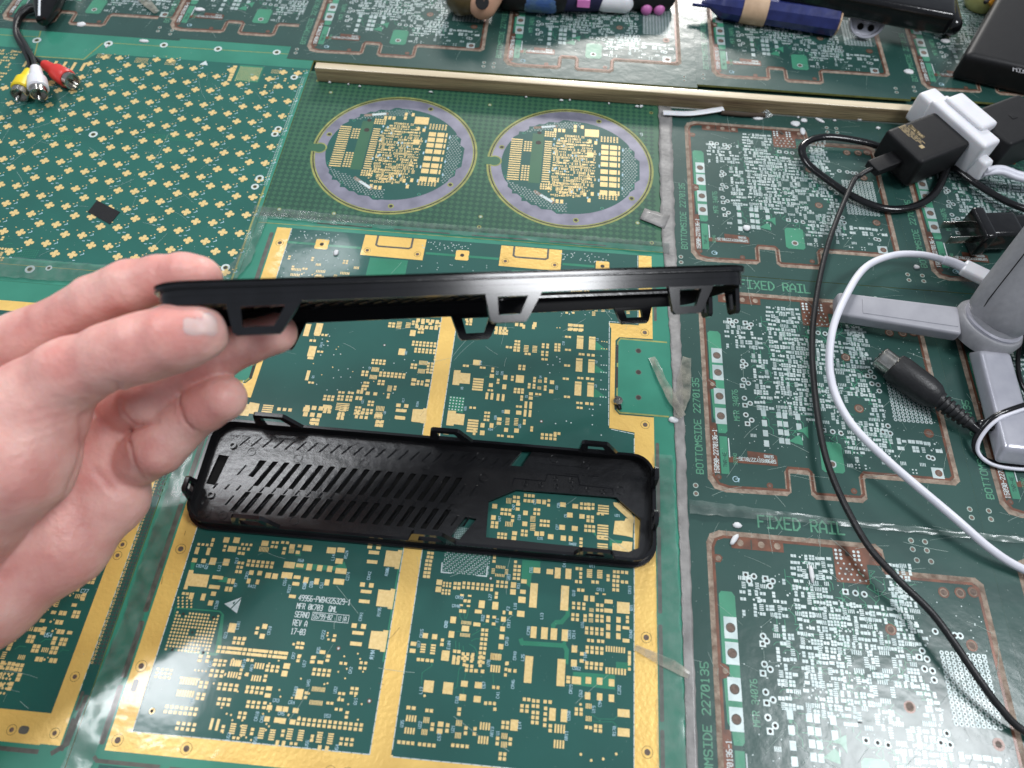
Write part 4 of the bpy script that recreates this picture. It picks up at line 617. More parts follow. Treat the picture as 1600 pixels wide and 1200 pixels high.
    dense(A, lambda x, y: True, 8.6, -3.9, 9.9, -1.4, 'silv', 10, .36, .6, .12); dense(A, lambda x, y: True, 1.9, -10.2, 3.0, -9.1, 'silv', 14, .4, .7, .14)
    for x, y in ((6.6, -5.6), (7.9, -5.5), (6.7, -8.0), (8.0, -8.5), (5.0, -1.7), (7.6, -6.8)):
        A.crect(x, y, 1.0, 1.0, 'pan', 2.5); A.z += .004
        ic(A, x, y, 5, 'silv', False, .8, .1, .2, .055); ic(A, x, y, 5, 'silv', True, .8, .1, .2, .055); A.z -= .004
    R = random.Random(50)
    for k in range(110):
        x, y = R.uniform(3, 9.6), R.uniform(-9.4, -1); a, b = R.choice(((.5, 0), (0, -.5), (.3, 0))); A.line([(x, y), (x + a, y + b), (x + a + R.choice((-.25, .25)), y + b - .25), (x + a + .25, y + b - .55)], .03, 'pan_c', 1.5)
    for k in range(170): A.disc(R.uniform(1.3, 12.9), R.uniform(-11, -1.6), .032, 'silv', 1.8, 6)
    for x in (-.9, 13.45):
        for y in (-12.8, -13.25): A.disc(x + .1, y, .15, 'chalk', 1, 10); A.disc(x + .1, y, .1, 'holeb', 2, 10)
    for x, y in ((10.2, .5), (10.9, .5), (10.2, .05), (10.9, .05), (10.3, -.5), (11.0, -.5)): A.disc(x, y, .15, 'chalk', 1.4, 10); A.disc(x, y, .1, 'holeb', 2, 10)
    A.scratches(-1.3, -13.7, 13.7, 1.4, 90, 61, 2.6); A.dust(-1.3, -13.7, 13.7, 1.4, 420, 62, .02)
    return A
pan0 = panel_art().build('circuit_board', origin=(0, 0, 0)); pan1 = panel_art(False).build('circuit_board', origin=(0, 0, 0))
GP = 'identical dark green panels with a routed copper outline'
PLACE = [(9.55, 12.15, 1, 1, .0, 'dark green copper-outlined panel at bottom right, glaring white under the long black cable'),
 (9.78, 27.42, .985, 1, .004, 'dark green copper-outlined panel under the round black cable connector'),
 (9.5, 42.55, .985, .98, .008, 'dark green copper-outlined panel inside the loop of black cable, beside the wood strip'),
 (24.9, 12.15, 1, 1, .004, 'dark green copper-outlined panel under the white cable at the bottom right corner'),
 (24.9, 27.42, 1, 1, .008, 'dark green copper-outlined panel beneath the silver tripod leg'),
 (24.55, 42.55, 1, .98, .012, 'dark green copper-outlined panel beneath the two pronged black plug'),
 (-19.15, 60.3, 1, 1, .045, 'dark green copper-outlined panel under the brown toy head'),
 (-4.05, 60.3, 1, 1, .040, 'dark green copper-outlined panel under the white toy boot and pink doll feet'),
 (11.75, 60.7, 1, 1, .045, 'dark green copper-outlined panel under the blue marker'),
 (27.5, 61.0, 1, 1, .040, 'dark green copper-outlined panel beneath the corner of the black box'),
 (-30.3, 61.75, 1, 1, .032, 'dark green copper-outlined panel with white flakes left of the brown toy head panel'),
 (-43.6, 61.5, 1, 1, .028, 'dark green copper-outlined panel under the black jack of the three colour cable'),
 (-58.8, 61.5, 1, 1, .024, 'dark green copper-outlined panel cut off by the top left corner of the view')]
for i, (x, y, sx, sy, z, lb) in enumerate(PLACE):
    o = pan0 if i == 0 else pan1 if i == 2 else dup(pan1 if i == 5 else pan0)
    o.location = (x * S, y * S, z * S); o.scale = (sx, sy, 1); tagp(o, lb, 'circuit board', GP)
pan0.data.materials[0]
# ---------- narrow light green strip, grey tape, wood strip
def tape(name, pts, wds, z, m, lab, cat='tape', seed=1, amp=.02, group=None):
    R = random.Random(seed); v = []; f = []; n = 0; res = []
    P_ = [np.array(p, float) for p in pts]
    for i in range(len(P_) - 1):
        k = max(2, int(np.linalg.norm(P_[i + 1] - P_[i]) / .35))
        for t in range(k): res.append((P_[i] + (P_[i + 1] - P_[i]) * t / k, wds[i] + (wds[i + 1] - wds[i]) * t / k))
    res.append((P_[-1], wds[-1]))
    for i, (p, wd) in enumerate(res):
        d = (res[min(i + 1, len(res) - 1)][0] - res[max(i - 1, 0)][0]); d = d / np.linalg.norm(d); nn = np.array([-d[1], d[0]])
        for k in range(5):
            e = R.uniform(-.06, .06) if k in (0, 4) else 0
            q = p + nn * ((k - 2) / 2 * wd / 2 + e * min(1, wd)); v.append((q[0], q[1], z + R.uniform(0, amp)))
        if i:
            for k in range(4): a = 5 * (i - 1) + k; f.append((a, a + 5, a + 6, a + 1))
    o = mk(name, v, f, m, smooth=True)
    if m is m_tape: sm = o.modifiers.new('s', 'SOLIDIFY'); sm.thickness = .00008
    return tagp(o, lab, cat, group)
m_tape = mat('grey_tape', (.30, .29, .28), (.17, .165, .16), .55, scale=90, bump=.5, bscale=400, coat=.4, crough=.2)
def film(name, tint=(.55, .65, .6), haze=.10):
    m, N, L, b = nt(name); out = N['Material Output']
    tr = N.new('ShaderNodeBsdfTransparent'); gl = N.new('ShaderNodeBsdfGlossy'); gl.inputs['Roughness'].default_value = .2
    df = N.new('ShaderNodeBsdfDiffuse'); df.inputs[0].default_value = (*tint, 1)
    tc = N.new('ShaderNodeTexCoord'); no = N.new('ShaderNodeTexNoise'); no.inputs['Scale'].default_value = 140; no.inputs['Detail'].default_value = 4; L.new(tc.outputs['Object'], no.inputs['Vector'])
    bp = N.new('ShaderNodeBump'); bp.inputs['Strength'].default_value = .16; bp.inputs['Distance'].default_value = .001; L.new(no.outputs[0], bp.inputs['Height']); L.new(bp.outputs[0], gl.inputs['Normal'])
    r = N.new('ShaderNodeMapRange'); r.inputs['From Min'].default_value = .35; r.inputs['From Max'].default_value = .75; r.inputs['To Min'].default_value = haze * .35; r.inputs['To Max'].default_value = haze * 1.6; L.new(no.outputs[0], r.inputs['Value'])
    m1 = N.new('ShaderNodeMixShader'); L.new(r.outputs[0], m1.inputs[0]); L.new(tr.outputs[0], m1.inputs[1]); L.new(df.outputs[0], m1.inputs[2])
    fr = N.new('ShaderNodeFresnel'); fr.inputs[0].default_value = 1.5; L.new(bp.outputs[0], fr.inputs['Normal'])
    m2 = N.new('ShaderNodeMixShader'); L.new(fr.outputs[0], m2.inputs[0]); L.new(m1.outputs[0], m2.inputs[1]); L.new(gl.outputs[0], m2.inputs[2]); L.new(m2.outputs[0], out.inputs[0]); return m
m_film = film('clear_film'); m_film2 = film('cloudy_film', (.42, .40, .33), .45)
tape('grey_tape_strip', [(7.98, 44.0), (7.95, 33), (8.2, 23.3), (8.3, 10), (8.3, -2.5)], [.95, .9, .62, .5, .5], .035, m_tape, 'long grey tape strip running down between the gold edged board and the green panels', seed=3)
tape('grey_tape_piece', [P(1003, 335), P(1042, 348)], [1.0, 1.15], .06, m_tape, 'short grey tape scrap right of the second round board', seed=5)
tape('clear_tape', [P(1072, 560), P(1066, 620), P(1058, 655)], [.5, .9, .4], .08, m_film2, 'dirty clear tape shred on the light green window beside the grey strip', seed=6, amp=.12)
tape('clear_tape', [P(1018, 560), P(1046, 620), P(1066, 652)], [.4, .55, .4], .1, m_film2, 'dirty torn tape end hanging over the light green window corner', seed=7, amp=.12)
tape('clear_tape', [P(992, 1012), P(1020, 1026), P(1050, 1040), P(1076, 1056)], [.28, .4, .5, .35], .07, m_film2, 'brownish curled tape shred crossing the gold edge at lower right', seed=8, amp=.1)
tape('clear_tape', [(7.3, 16.2), (7.4, 11), (7.4, -2)], [1.0, 1.1, 1.3], .05, m_film, 'long clear tape over the light green border right of the gold edged board', seed=9, amp=.05)
tape('clear_tape', [(-18.9, 31.0), (-10, 30.75), (0, 30.7), (8.0, 30.6)], [.9, .8, .8, .9], .05, m_film, 'clear tape along the upper border of the gold edged board', seed=10, amp=.05)
tape('clear_tape', [(-18.0, -1.5), (-17.7, 5), (-17.8, 12), (-17.9, 18)], [1.3, 1.0, .8, .9], .05, m_film, 'wrinkled clear tape on the light green border left of the gold edged board', seed=11, amp=.09)
tape('clear_tape', [(8.6, 13.4), (16, 13.25), (24, 13.15), (36, 13.1)], [.8, .35, .3, .4], .06, m_film, 'shiny clear tape seam between two dark green panels above the FIXED RAIL lettering', seed=12, amp=.1)
tape('clear_tape', [(-36, 25.0), (-27, 25.0), (-19, 25.0)], [1.6, 1.5, 1.5], .06, m_film, 'clear tape behind the index finger along the lower rim of the clover board', seed=14, amp=.06)
tape('clear_tape', [(-19.5, 24.2), (-18.4, 27), (-18.2, 31)], [1.3, 1.0, .9], .075, m_film, 'clear tape beside the upper left corner of the gold edged board', seed=16, amp=.06)
tape('clear_tape', [P(215, -10), P(232, 8), P(246, 22)], [.9, .8, .5], .1, m_film2, 'whitish torn tape at the top left between two dark panels', seed=17, amp=.1)
m_wood = mat('worn_wood', (.50, .38, .21), (.17, .115, .06), .6, scale=7, bump=.5, bscale=60, stretch=(1, 14, 26), coat=.35, crough=.25)  # worn, grimy wood; front colour raised to stand in for light
m_wood2 = mat('wood_top', (.74, .64, .46), (.55, .44, .28), .35, scale=7, bump=.3, bscale=60, stretch=(1, 14, 26), coat=.8, crough=.15)  # paler copy of the wood, brightness of the lit top put into colour
def rbox(name, c, u, v, wv, mats, parent=None, bev=.1, seg=3, idxf=None, taper=1):
    """box spanned from centre c by half vectors u,v,wv (cm), bevelled"""
    c, u, v, wv = [np.array(q, float) for q in (c, u, v, wv)]
    V = [c + a * u * (taper if d > 0 else 1) + b * v * (taper if d > 0 else 1) + d * wv for d in (-1, 1) for (a, b) in ((-1, -1), (1, -1), (1, 1), (-1, 1))]
    F = [(3, 2, 1, 0), (4, 5, 6, 7), (0, 1, 5, 4), (1, 2, 6, 5), (2, 3, 7, 6), (3, 0, 4, 7)]
    o = mk(name, V, F, mats, parent, idxf)
    bm = bmesh.new(); bm.from_mesh(o.data); bmesh.ops.recalc_face_normals(bm, faces=bm.faces)
    bmesh.ops.bevel(bm, geom=bm.edges[:], offset=bev * S, segments=seg, affect='EDGES', profile=.6); bm.to_mesh(o.data); bm.free()
    for p in o.data.polygons: p.use_smooth = True
    o.data.set_sharp_from_angle(angle=math.radians(40))
    return o
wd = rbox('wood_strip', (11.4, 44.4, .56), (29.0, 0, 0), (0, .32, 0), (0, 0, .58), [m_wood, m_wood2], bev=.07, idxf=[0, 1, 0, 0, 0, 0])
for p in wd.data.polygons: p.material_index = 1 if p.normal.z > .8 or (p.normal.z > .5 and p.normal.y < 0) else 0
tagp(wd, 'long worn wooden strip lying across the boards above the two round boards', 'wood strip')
# ================================================================== black plastic covers
m_pl = mat('black_plastic', (.007, .007, .009), (.004, .004, .005), .16, scale=120, spec=.6)
m_pl2 = mat('black_plastic_inside', (.008, .008, .009), (.005, .005, .006), .26, scale=80, bump=.2, bscale=190, spec=.8)
m_pld = mat('black_mesh_backing', (.004, .004, .004), (.002, .002, .002), .8, scale=900, spec=.2)
m_blkm0 = mat('black_plastic_wall_inside', (.006, .006, .007), (.004, .004, .005), .6, scale=300, spec=.2)
LU, LV = 23.65, 6.0
def extr(loops, z0, z1):
    """extrude a filled 2D outline (first loop) with holes -> verts, faces"""
    cu = bpy.data.curves.new('t', 'CURVE'); cu.dimensions = '2D'; cu.fill_mode = 'BOTH'; cu.extrude = (z1 - z0) / 2
    for lp in loops:
        s = cu.splines.new('POLY'); s.points.add(len(lp) - 1); s.use_cyclic_u = True
        for i, p in enumerate(lp): s.points[i].co = (p[0], p[1], 0, 1)
    o = bpy.data.objects.new('t', cu); COL.objects.link(o); bpy.context.view_layer.update()
    me = bpy.data.meshes.new_from_object(o.evaluated_get(bpy.context.evaluated_depsgraph_get()))
    bm = bmesh.new(); bm.from_mesh(me); bmesh.ops.remove_doubles(bm, verts=bm.verts, dist=1e-5); bmesh.ops.recalc_face_normals(bm, faces=bm.faces)
    V = [(v.co.x, v.co.y, v.co.z + (z0 + z1) / 2) for v in bm.verts]; F = [[v.index for v in f.verts] for f in bm.faces]
    bm.free(); bpy.data.objects.remove(o); bpy.data.curves.remove(cu); bpy.data.meshes.remove(me)
    return V, F
def join(*vf):
    V, F = [], []
    for v, f in vf:
        n = len(V); V += list(v); F += [[i + n for i in q] for q in f]
    return V, F
def loopbox(lo, li, z0, z1):
    n = len(lo); V = [(*p, z0) for p in lo] + [(*p, z1) for p in lo] + [(*p, z0) for p in li] + [(*p, z1) for p in li]; F = []
    for i in range(n):
        j = (i + 1) % n; F += [(i, j, n + j, n + i), (2 * n + j, 2 * n + i, 3 * n + i, 3 * n + j), (n + i, n + j, 3 * n + j, 3 * n + i), (j, i, 2 * n + i, 2 * n + j)]
    return V, F
def sharp(o, a=35):
    for p in o.data.polygons: p.use_smooth = True
    o.data.set_sharp_from_angle(angle=math.radians(a))
WIN = [(15.15, .85), (22.25, .75), (22.75, 1.0), (22.85, 2.5), (21.6, 3.55), (16.45, 3.5), (15.1, 2.75)]
H1 = [(16.6, 5.75), (17.15, 5.8), (16.65, 4.8), (16.0, 4.8)]; H2 = [(14.0, 1.8), (14.6, 1.75), (13.85, .6), (13.4, .75)]
def cover():
    root = thing('plastic_cover', (0, 0, 0), '-', '-')
    slots = []
    for k in range(19):
        x = 2.15 + k * .605
        x += .2; slots.append([(x, 2.45), (x + .28, 2.45), (x + .98, 3.88), (x + .70, 3.88)] if k else [(x + .3, 2.95), (x + .5, 2.9), (x + .98, 3.88), (x + .6, 3.88)])
        x = 1.85 + k * .605
        if x < 12.9: slots.append([(x + .3, 1.0), (x + .58, 1.0), (x + 1.12, 2.1), (x + .84, 2.1)])
    slots.append([(.55, 2.35), (1.05, 2.3), (1.3, 3.95), (.75, 4.0)])
    slots = [q for q in slots if q[2][0] < 13.6 or q[0][0] < 12.9]
    V, F = extr([rrect(.05, .05, LU - .05, LV - .05, 1.25)] + slots + [WIN, H1, H2], .13, .24)
    fp = mk('faceplate', V, F, m_pl2, root, local=True); sharp(fp)
    V, F = extr([rrect(.0, .0, LU, LV, 1.3), WIN, H1, H2], 0, .10)
    fp2 = mk('outer_skin', V, F, m_pld, root, local=True); sharp(fp2)
    # raised ticks, ejector marks, screw bosses moulded on the inside
    A = [];
    def tick(x, y, l, w_=.05, s=.72, h=.06):
        dx, dy = l * s, l; V = [(x - w_, y, .24), (x + w_, y, .24), (x + dx + w_, y + dy, .24), (x + dx - w_, y + dy, .24)]
        V += [(x - .004, y + .05, .24 + h), (x + .004, y + .05, .24 + h), (x + dx + .004, y + dy - .05, .24 + h), (x + dx - .004, y + dy - .05, .24 + h)]; A.append((V, [(4, 5, 6, 7), (0, 1, 5, 4), (1, 2, 6, 5), (2, 3, 7, 6), (3, 0, 4, 7)]))
    for k in range(24): tick(1.7 + k * .605, 4.6, .55)
    for k in range(21): tick(2.02 + k * .605, 2.95, .6, s=.5); tick(1.87 + k * .605 , 1.3, .55, s=.5); tick(1.0 + k * .605, 2.12, .3, s=.5)
    def bossring(x, y, r, h=.04, n=16, wd=.025):
        o_ = [(x + r * math.cos(2 * math.pi * i / n), y + r * math.sin(2 * math.pi * i / n)) for i in range(n)]; i_ = [(x + (r - wd) * math.cos(2 * math.pi * i / n), y + (r - wd) * math.sin(2 * math.pi * i / n)) for i in range(n)]
        A.append(loopbox(o_, i_, .24, .24 + h))
    for x, y in ((1.9, .75), (4.9, 4.15), (8.4, 4.2), (5.5, .8), (11.6, 4.4), (2.4, 4.3), (14.4, 5.2), (18.3, 5.4), (20, 5.2), (21.8, 3.95), (14.7, 4.0), (7.6, 5.4), (10, 5.35), (13.3, 2.2)): bossring(x, y, .23)
    for x, y in ((1.35, 4.55), (1.0, 1.75)): bossring(x, y, .2, .12, 16, .09)
    for i, (x, y) in enumerate(((16.9, 3.9), (17.7, 3.9), (18.5, 3.88), (19.3, 3.86), (20.1, 3.84), (20.9, 3.8), (18.45, 4.3), (19.25, 4.28))): bossring(x, y, .13, .06, 14, .035)
    R = random.Random(4)
    for _ in range(70): bossring(R.uniform(.6, 2.6), R.choice((R.uniform(.5, 1.2), R.uniform(4.6, 5.2))), R.uniform(.05, .13), .015, 9)
    V, F = join(*A); sharp(mk('moulded_rib', V, F, m_pl2, fp, local=True))
    B = Art(.245)
    for t_, x_, y_ in (('--- --', 18.4, 5.45), ('-- ------- ---- --', 17.6, 4.95), ('----- - ----', 18.9, 4.5)): B.text(t_, x_, y_, .2, 'hole', 1, 0, w=.03, sx=.8)
    B.line([(16.2, 3.75), (16.3, 4.1), (17.9, 4.1), (18.0, 4.5), (19.6, 4.48), (19.7, 4.05), (21.4, 4.0), (21.45, 3.7)], .04, 'hole', 1)
    bo_ = B.build('moulded_lettering', fp, local=True)
    for i in range(len(bo_.data.materials)): bo_.data.materials[i] = m_pl
    # flange lip and side wall
    lo = rrect(0, 0, LU, LV, 1.3); l1 = rrect(.06, .06, LU - .06, LV - .06, 1.24); l2 = rrect(.16, .16, LU - .16, LV - .16, 1.14); l3 = rrect(.30, .30, LU - .30, LV - .30, 1.0)
    V, F = join(loopbox(lo, l2, .0, .2), loopbox(l1, l2, .2, .25)); sharp(mk('rim', V, F, m_pl, root, local=True), 50)
    V, F = loopbox(l2, l3, .2, .82); V2, F2 = loopbox(rrect(.14, .14, LU - .14, LV - .14, 1.16), l2, .42, .5); ix = [1 if i % 4 == 1 else 0 for i in range(len(F))] + [0] * len(F2); V, F = join((V, F), (V2, F2)); sharp(mk('side_wall', V, F, [m_pl, m_blkm0], root, ix, local=True), 50)
    def clip(cx, y0, wb, wt, h, flip=1, axis='x', shift=.0, m=m_pl, t=.2):
        a, b = wb / 2, wt / 2; s = shift
        o_ = [(-a, 0), (a, 0), (b + s, h - .12), (b + s - .12, h), (-b + s + .12, h), (-b + s, h - .12)]
        i_ = [(-a + .48, .14), (a - .58, .14), (b + s - .3, h - .3), (-b + s + .34, h - .3)]
        if axis != 'x': i_ = [(-b + .2, .2), (b - .2, .2), (b - .2, h - .2), (-b + .2, h - .2)]
        V, F = extr([o_, i_], 0, t)
        out = []
        for x, y, z in V:
            if axis == 'x': out.append((cx + x, y0 + z * flip, .80 + y))
            else: out.append((y0 + z * flip, cx + x, .80 + y))
        o = mk('clip', out, F, m, root, local=True)
        bm = bmesh.new(); bm.from_mesh(o.data); bmesh.ops.recalc_face_normals(bm, faces=bm.faces); bm.to_mesh(o.data); bm.free(); sharp(o); return o
    for cx in (3.7, 12.85, 20.55):
        wb = 2.55 if cx < 5 else 2.3 if cx < 15 else 2.1
        clip(cx, LV - .17, wb, wb * .66, 1.15, -1, shift=-.27)
    for cx in (3.9, 12.6): clip(cx, .17, 2.35, 1.5, 1.15, 1, shift=-.15)
    clip(20.5, .17, 2.0, 1.5, .8, 1)
    clip(1.75, .17, 1.1, .8, 1.0, 1, 'y'); clip(4.4, LU - .17, .9, .7, 1.1, -1, 'y'); clip(2.2, LU - .17, .9, .7, .9, -1, 'y')
    return root
cv = cover()
cv.location = (-16.78 * S, 9.93 * S, .02 * S); tagp(cv, 'black slotted plastic cover lying inside up on the gold edged circuit board', 'plastic cover', 'two matching black plastic covers')
cv2 = dup(cv); tagp(cv2, 'black plastic cover held edge-on in the air between thumb and fingers', 'plastic cover')
# the held one: near left corner, near right corner given in camera space; hangs inside down
A0 = CW(228, 440, 23.8); A1 = CW(1190, 412, 30.3)
ux = (A1 - A0) / np.linalg.norm(A1 - A0)
vv = M3.T @ np.array([-.36, -.067, -.93]); vv -= ux * (vv @ ux); vv /= np.linalg.norm(vv)     # towards the far long side
nn = np.cross(ux, vv)                                                               # outward normal of the face (up)
if nn @ (M3.T @ np.array([0, 1, 0])) < 0: nn = -nn
# local frame of the cover: x along, y across (y=LV is the near side), z from face to inside
Mx = np.column_stack([ux, -vv, -nn])
if np.linalg.det(Mx) < 0: print('MIRRORED')
orig = A0 - Mx @ np.array([0, LV, 0])
cv2.matrix_world = Matrix([[*(Mx[i]), orig[i] * S] for i in range(3)] + [[0, 0, 0, 1]])
# ================================================================== generic shapes
def catmull(pts, n=10):
    p = [np.array(q, float) for q in pts]; p = [2 * p[0] - p[1]] + p + [2 * p[-1] - p[-2]]; out = []
    for i in range(1, len(p) - 2):
        for k in range(n):
            t = k / n; out.append(.5 * ((2 * p[i]) + (-p[i - 1] + p[i + 1]) * t + (2 * p[i - 1] - 5 * p[i] + 4 * p[i + 1] - p[i + 2]) * t * t + (-p[i - 1] + 3 * p[i] - 3 * p[i + 1] + p[i + 2]) * t ** 3))
    out.append(p[-2]); return out
def tube(name, pts, r, m, parent=None, seg=12, n=10, cm=True, flat=1.0, up=(0, 0, 1)):
    """r scalar or function of 0..1 ; flat squashes along the up axis"""
    pp = catmull(pts, n) if cm else [np.array(q, float) for q in pts]; N_ = len(pp); V = []; F = []
    fr = None
    for i, p in enumerate(pp):
        d = pp[min(i + 1, N_ - 1)] - pp[max(i - 1, 0)]; d /= (np.linalg.norm(d) + 1e-9)
        a = np.cross(d, up); 
        if np.linalg.norm(a) < 1e-3: a = np.cross(d, (0, 1, 0))
        a /= np.linalg.norm(a); b = np.cross(a, d); rr = r(i / (N_ - 1)) if callable(r) else r
        for k in range(seg): t = 2 * math.pi * k / seg; V.append(p + a * rr * math.cos(t) + b * rr * flat * math.sin(t))
        if i:
            for k in range(seg): F.append((seg * (i - 1) + k, seg * (i - 1) + (k + 1) % seg, seg * i + (k + 1) % seg, seg * i + k))
    F.append(list(range(seg))[::-1]); F.append([seg * (N_ - 1) + k for k in range(seg)])
    o = mk(name, V, F, m, parent, smooth=True); o.data.set_sharp_from_angle(angle=math.radians(50)); return o
def lathe(name, base, axis, prof, m, parent=None, seg=28, idx=None, ang=40):
    """prof: list of (distance along axis, radius)"""
    base = np.array(base, float); d = np.array(axis, float); d /= np.linalg.norm(d); a = np.cross(d, (0, 0, 1)); 
    if np.linalg.norm(a) < 1e-3: a = np.array([1., 0, 0])
    a /= np.linalg.norm(a); b = np.cross(d, a); V = []; F = []; ids = []
    for i, (t, r) in enumerate(prof):
        for k in range(seg): q = 2 * math.pi * k / seg; V.append(base + d * t + (a * math.cos(q) + b * math.sin(q)) * max(r, .001))
        if i:
            for k in range(seg): F.append((seg * (i - 1) + k, seg * (i - 1) + (k + 1) % seg, seg * i + (k + 1) % seg, seg * i + k)); ids.append(idx[i - 1] if idx else 0)
    F.append(list(range(seg))[::-1]); F.append([seg * (len(prof) - 1) + k for k in range(seg)]); ids += [ids[0], ids[-1]]
    o = mk(name, V, F, m, parent, ids if idx else None, smooth=True)
    bm = bmesh.new(); bm.from_mesh(o.data); bmesh.ops.recalc_face_normals(bm, faces=bm.faces); bm.to_mesh(o.data); bm.free()
    o.data.set_sharp_from_angle(angle=math.radians(ang)); return o
def g3(px, py, z=0.): x, y = P(px, py, z); return np.array([x, y, z])
m_blk = mat('black_rubber', (.012, .012, .013), (.007, .007, .008), .42, scale=200, bump=.2, bscale=900)
m_blkm = mat('black_matte_plastic', (.010, .010, .011), (.007, .007, .008), .5, scale=300, bump=.15, bscale=2500, spec=.3)
m_blkg = mat('black_gloss', (.008, .008, .009), (.005, .005, .006), .15, scale=200, bump=.1, bscale=300)
m_wht = mat('white_plastic', (.78, .78, .80), (.68, .68, .72), .35, scale=60, sss=.1)
m_cab = mat('white_cable', (.74, .74, .80), (.66, .66, .73), .4, scale=60)
m_gry = mat('grey_plastic', (.285, .285, .30), (.25, .25, .265), .42, scale=300, bump=.2, bscale=3000)
m_gryl = mat('light_grey_plastic', (.33, .33, .36), (.29, .29, .32), .4, scale=100, bump=.15, bscale=2500)
m_slv = mat('silver_plastic', (.55, .55, .60), (.44, .44, .50), .28, metal=.45, scale=70, bump=.1, bscale=200)
m_chr = mat('chrome', (.62, .60, .56), (.4, .38, .34), .2, metal=1., scale=300)
m_red = mat('red_plastic', (.75, .045, .035), (.62, .035, .03), .4, scale=100)
m_yel = mat('yellow_plastic', (.80, .62, .01), (.72, .52, .01), .4, scale=100)
m_blu = mat('blue_marker', (.022, .032, .15), (.014, .020, .10), .3, scale=150, bump=.25, bscale=150)
m_tan = mat('tan_tape', (.60, .42, .27), (.48, .32, .2), .5, scale=120)
m_gltx = mat('gold_print', (.42, .32, .17), None, .5, scale=300)
m_brn = mat('olive_brown_gloss', (.10, .072, .03), (.06, .042, .02), .2, scale=90)
m_pch = mat('peach_plastic', (.62, .36, .24), (.55, .30, .2), .45, scale=80)
m_pnk = mat('pink_plastic', (.60, .18, .45), (.5, .14, .38), .4, scale=80)
# ================================================================== charger cluster, right
def boxc(name, corners, h0, h1, mats, parent=None, bev=.3, seg=4):
    """prism from 3 ground corners (a, b, c consecutive) between heights"""
    a, b, c = [np.array([*q, 0.]) for q in corners]; u = (b - a) / 2; v = (c - b) / 2; ce = (a + c) / 2
    return rbox(name, (ce[0], ce[1], (h0 + h1) / 2), u, v, (0, 0, (h1 - h0) / 2), mats, parent, bev, seg)
ch = thing('wall_charger', (24.9, 39.9, .0), 'matte black wall charger cube with gold print and a plugged black lead', 'charger')
q0, q1, q2, q3 = [np.array(P(*c, 2.6)) for c in ((1385, 202), (1462, 173), (1521, 227), (1441, 254))]
hou = boxc('housing', (q0, q1, q1 + (q3 - q0)), .35, 2.6, m_blkm, ch, .32, 5)
U = (q3 - q0) / np.linalg.norm(q3 - q0); Vv = (q1 - q0) / np.linalg.norm(q1 - q0)
A = Art(0); tb = np.array(P(1419, 197, 2.6)); tb2 = tb - q0; tu, tv = tb2 @ U, tb2 @ Vv
A.text('SAMSUNG', tu, tv, .26, 'silk', 0, 0, w=.075, sx=.78)
for k in range(5): A.text(('-- --- ---- -- -- ---', '---- -- --- ---- --', '-- ----- --- -- ----', '--- --- -- ---- -', '-- ---- ---')[k], tu - .2, tv - .2 - .12 * k, .1, 'silk', 0, 0, w=.06, sx=1.0)
A.crect(tu + 1.9, tv - .55, .3, .3, 'silk', 0)
Wn = np.array([*U, 0]); Vn = np.array([*Vv, 0])
pv = [(q0[0] + U[0] * v[0] + Vn[0] * v[1], q0[1] + U[1] * v[0] + Vn[1] * v[1], 2.607) for v in A.v]
pr = mk('printed_text', pv, A.f, m_gltx, hou)
mid = (q0 + q3) / 2; e0 = np.array([*(mid - Vv * .02), 1.45]); dirv = np.array([*(-Vv), 0.])
pe = rbox('cable_plug', e0 + dirv * 1.0, np.array([*(U * .55), 0]), dirv * 1.05, (0, 0, .28), m_blkm, ch, .1)
wt = thing('cube_tap', (27.4, 41.5, .3), 'white three way plug tap between the two black chargers', 'plug adapter')
w1 = np.array(P(1460, 166, 2.9)); 
rbox('tap_body', ((q1[0] + q2[0]) / 2 + .75 * Vv[0], (q1[1] + q2[1]) / 2 + .75 * Vv[1], 1.75), np.array([*(U * 2.5), 0]), np.array([*(Vv * .75), 0]), (0, 0, 1.25), m_wht, wt, .25)
rbox('tap_face', ((q1[0] + q2[0]) / 2 + 1.5 * Vv[0] - .4 * U[0], (q1[1] + q2[1]) / 2 + 1.5 * Vv[1] - .4 * U[1], 2.1), np.array([*(U * 1.7), 0]), np.array([*(Vv * .75), 0]), (0, 0, 1.15), m_wht, wt, .25)
rbox('tap_end', ((q1[0]) + .9 * Vv[0] - .9 * U[0], (q1[1]) + .9 * Vv[1] - .9 * U[1], 1.6), np.array([*(U * 1.0), 0]), np.array([*(Vv * .75), 0]), (0, 0, 1.1), m_wht, wt, .3)
rbox('strain_relief', (q2[0] + .7 * Vv[0] + .65 * U[0], q2[1] + .7 * Vv[1] + .65 * U[1], 1.3), np.array([*(U * .9), 0]), np.array([*(Vv * .55), 0]), (0, 0, .7), m_wht, wt, .25, taper=.75)
ad = thing('power_adapter', (30.3, 42, 0), 'second black adapter behind the white plug tap, cut by the right edge', 'charger')
b0, b1, b2 = np.array(P(1512, 175, 2.8)), np.array(P(1592, 145, 2.8)), np.array(P(1580, 226, 2.8))
boxc('housing', (b0, b1, b1 + (b2 - b0)), .1, 2.8, m_blkm, ad, .3, 5)
rbox('mould_mark', (*( (b0 + b1) / 2 + (b2 - b0) * .45), 2.81), (.18, .1, 0), (-.1, .18, 0), (0, 0, .02), m_blkm, ad, .01)
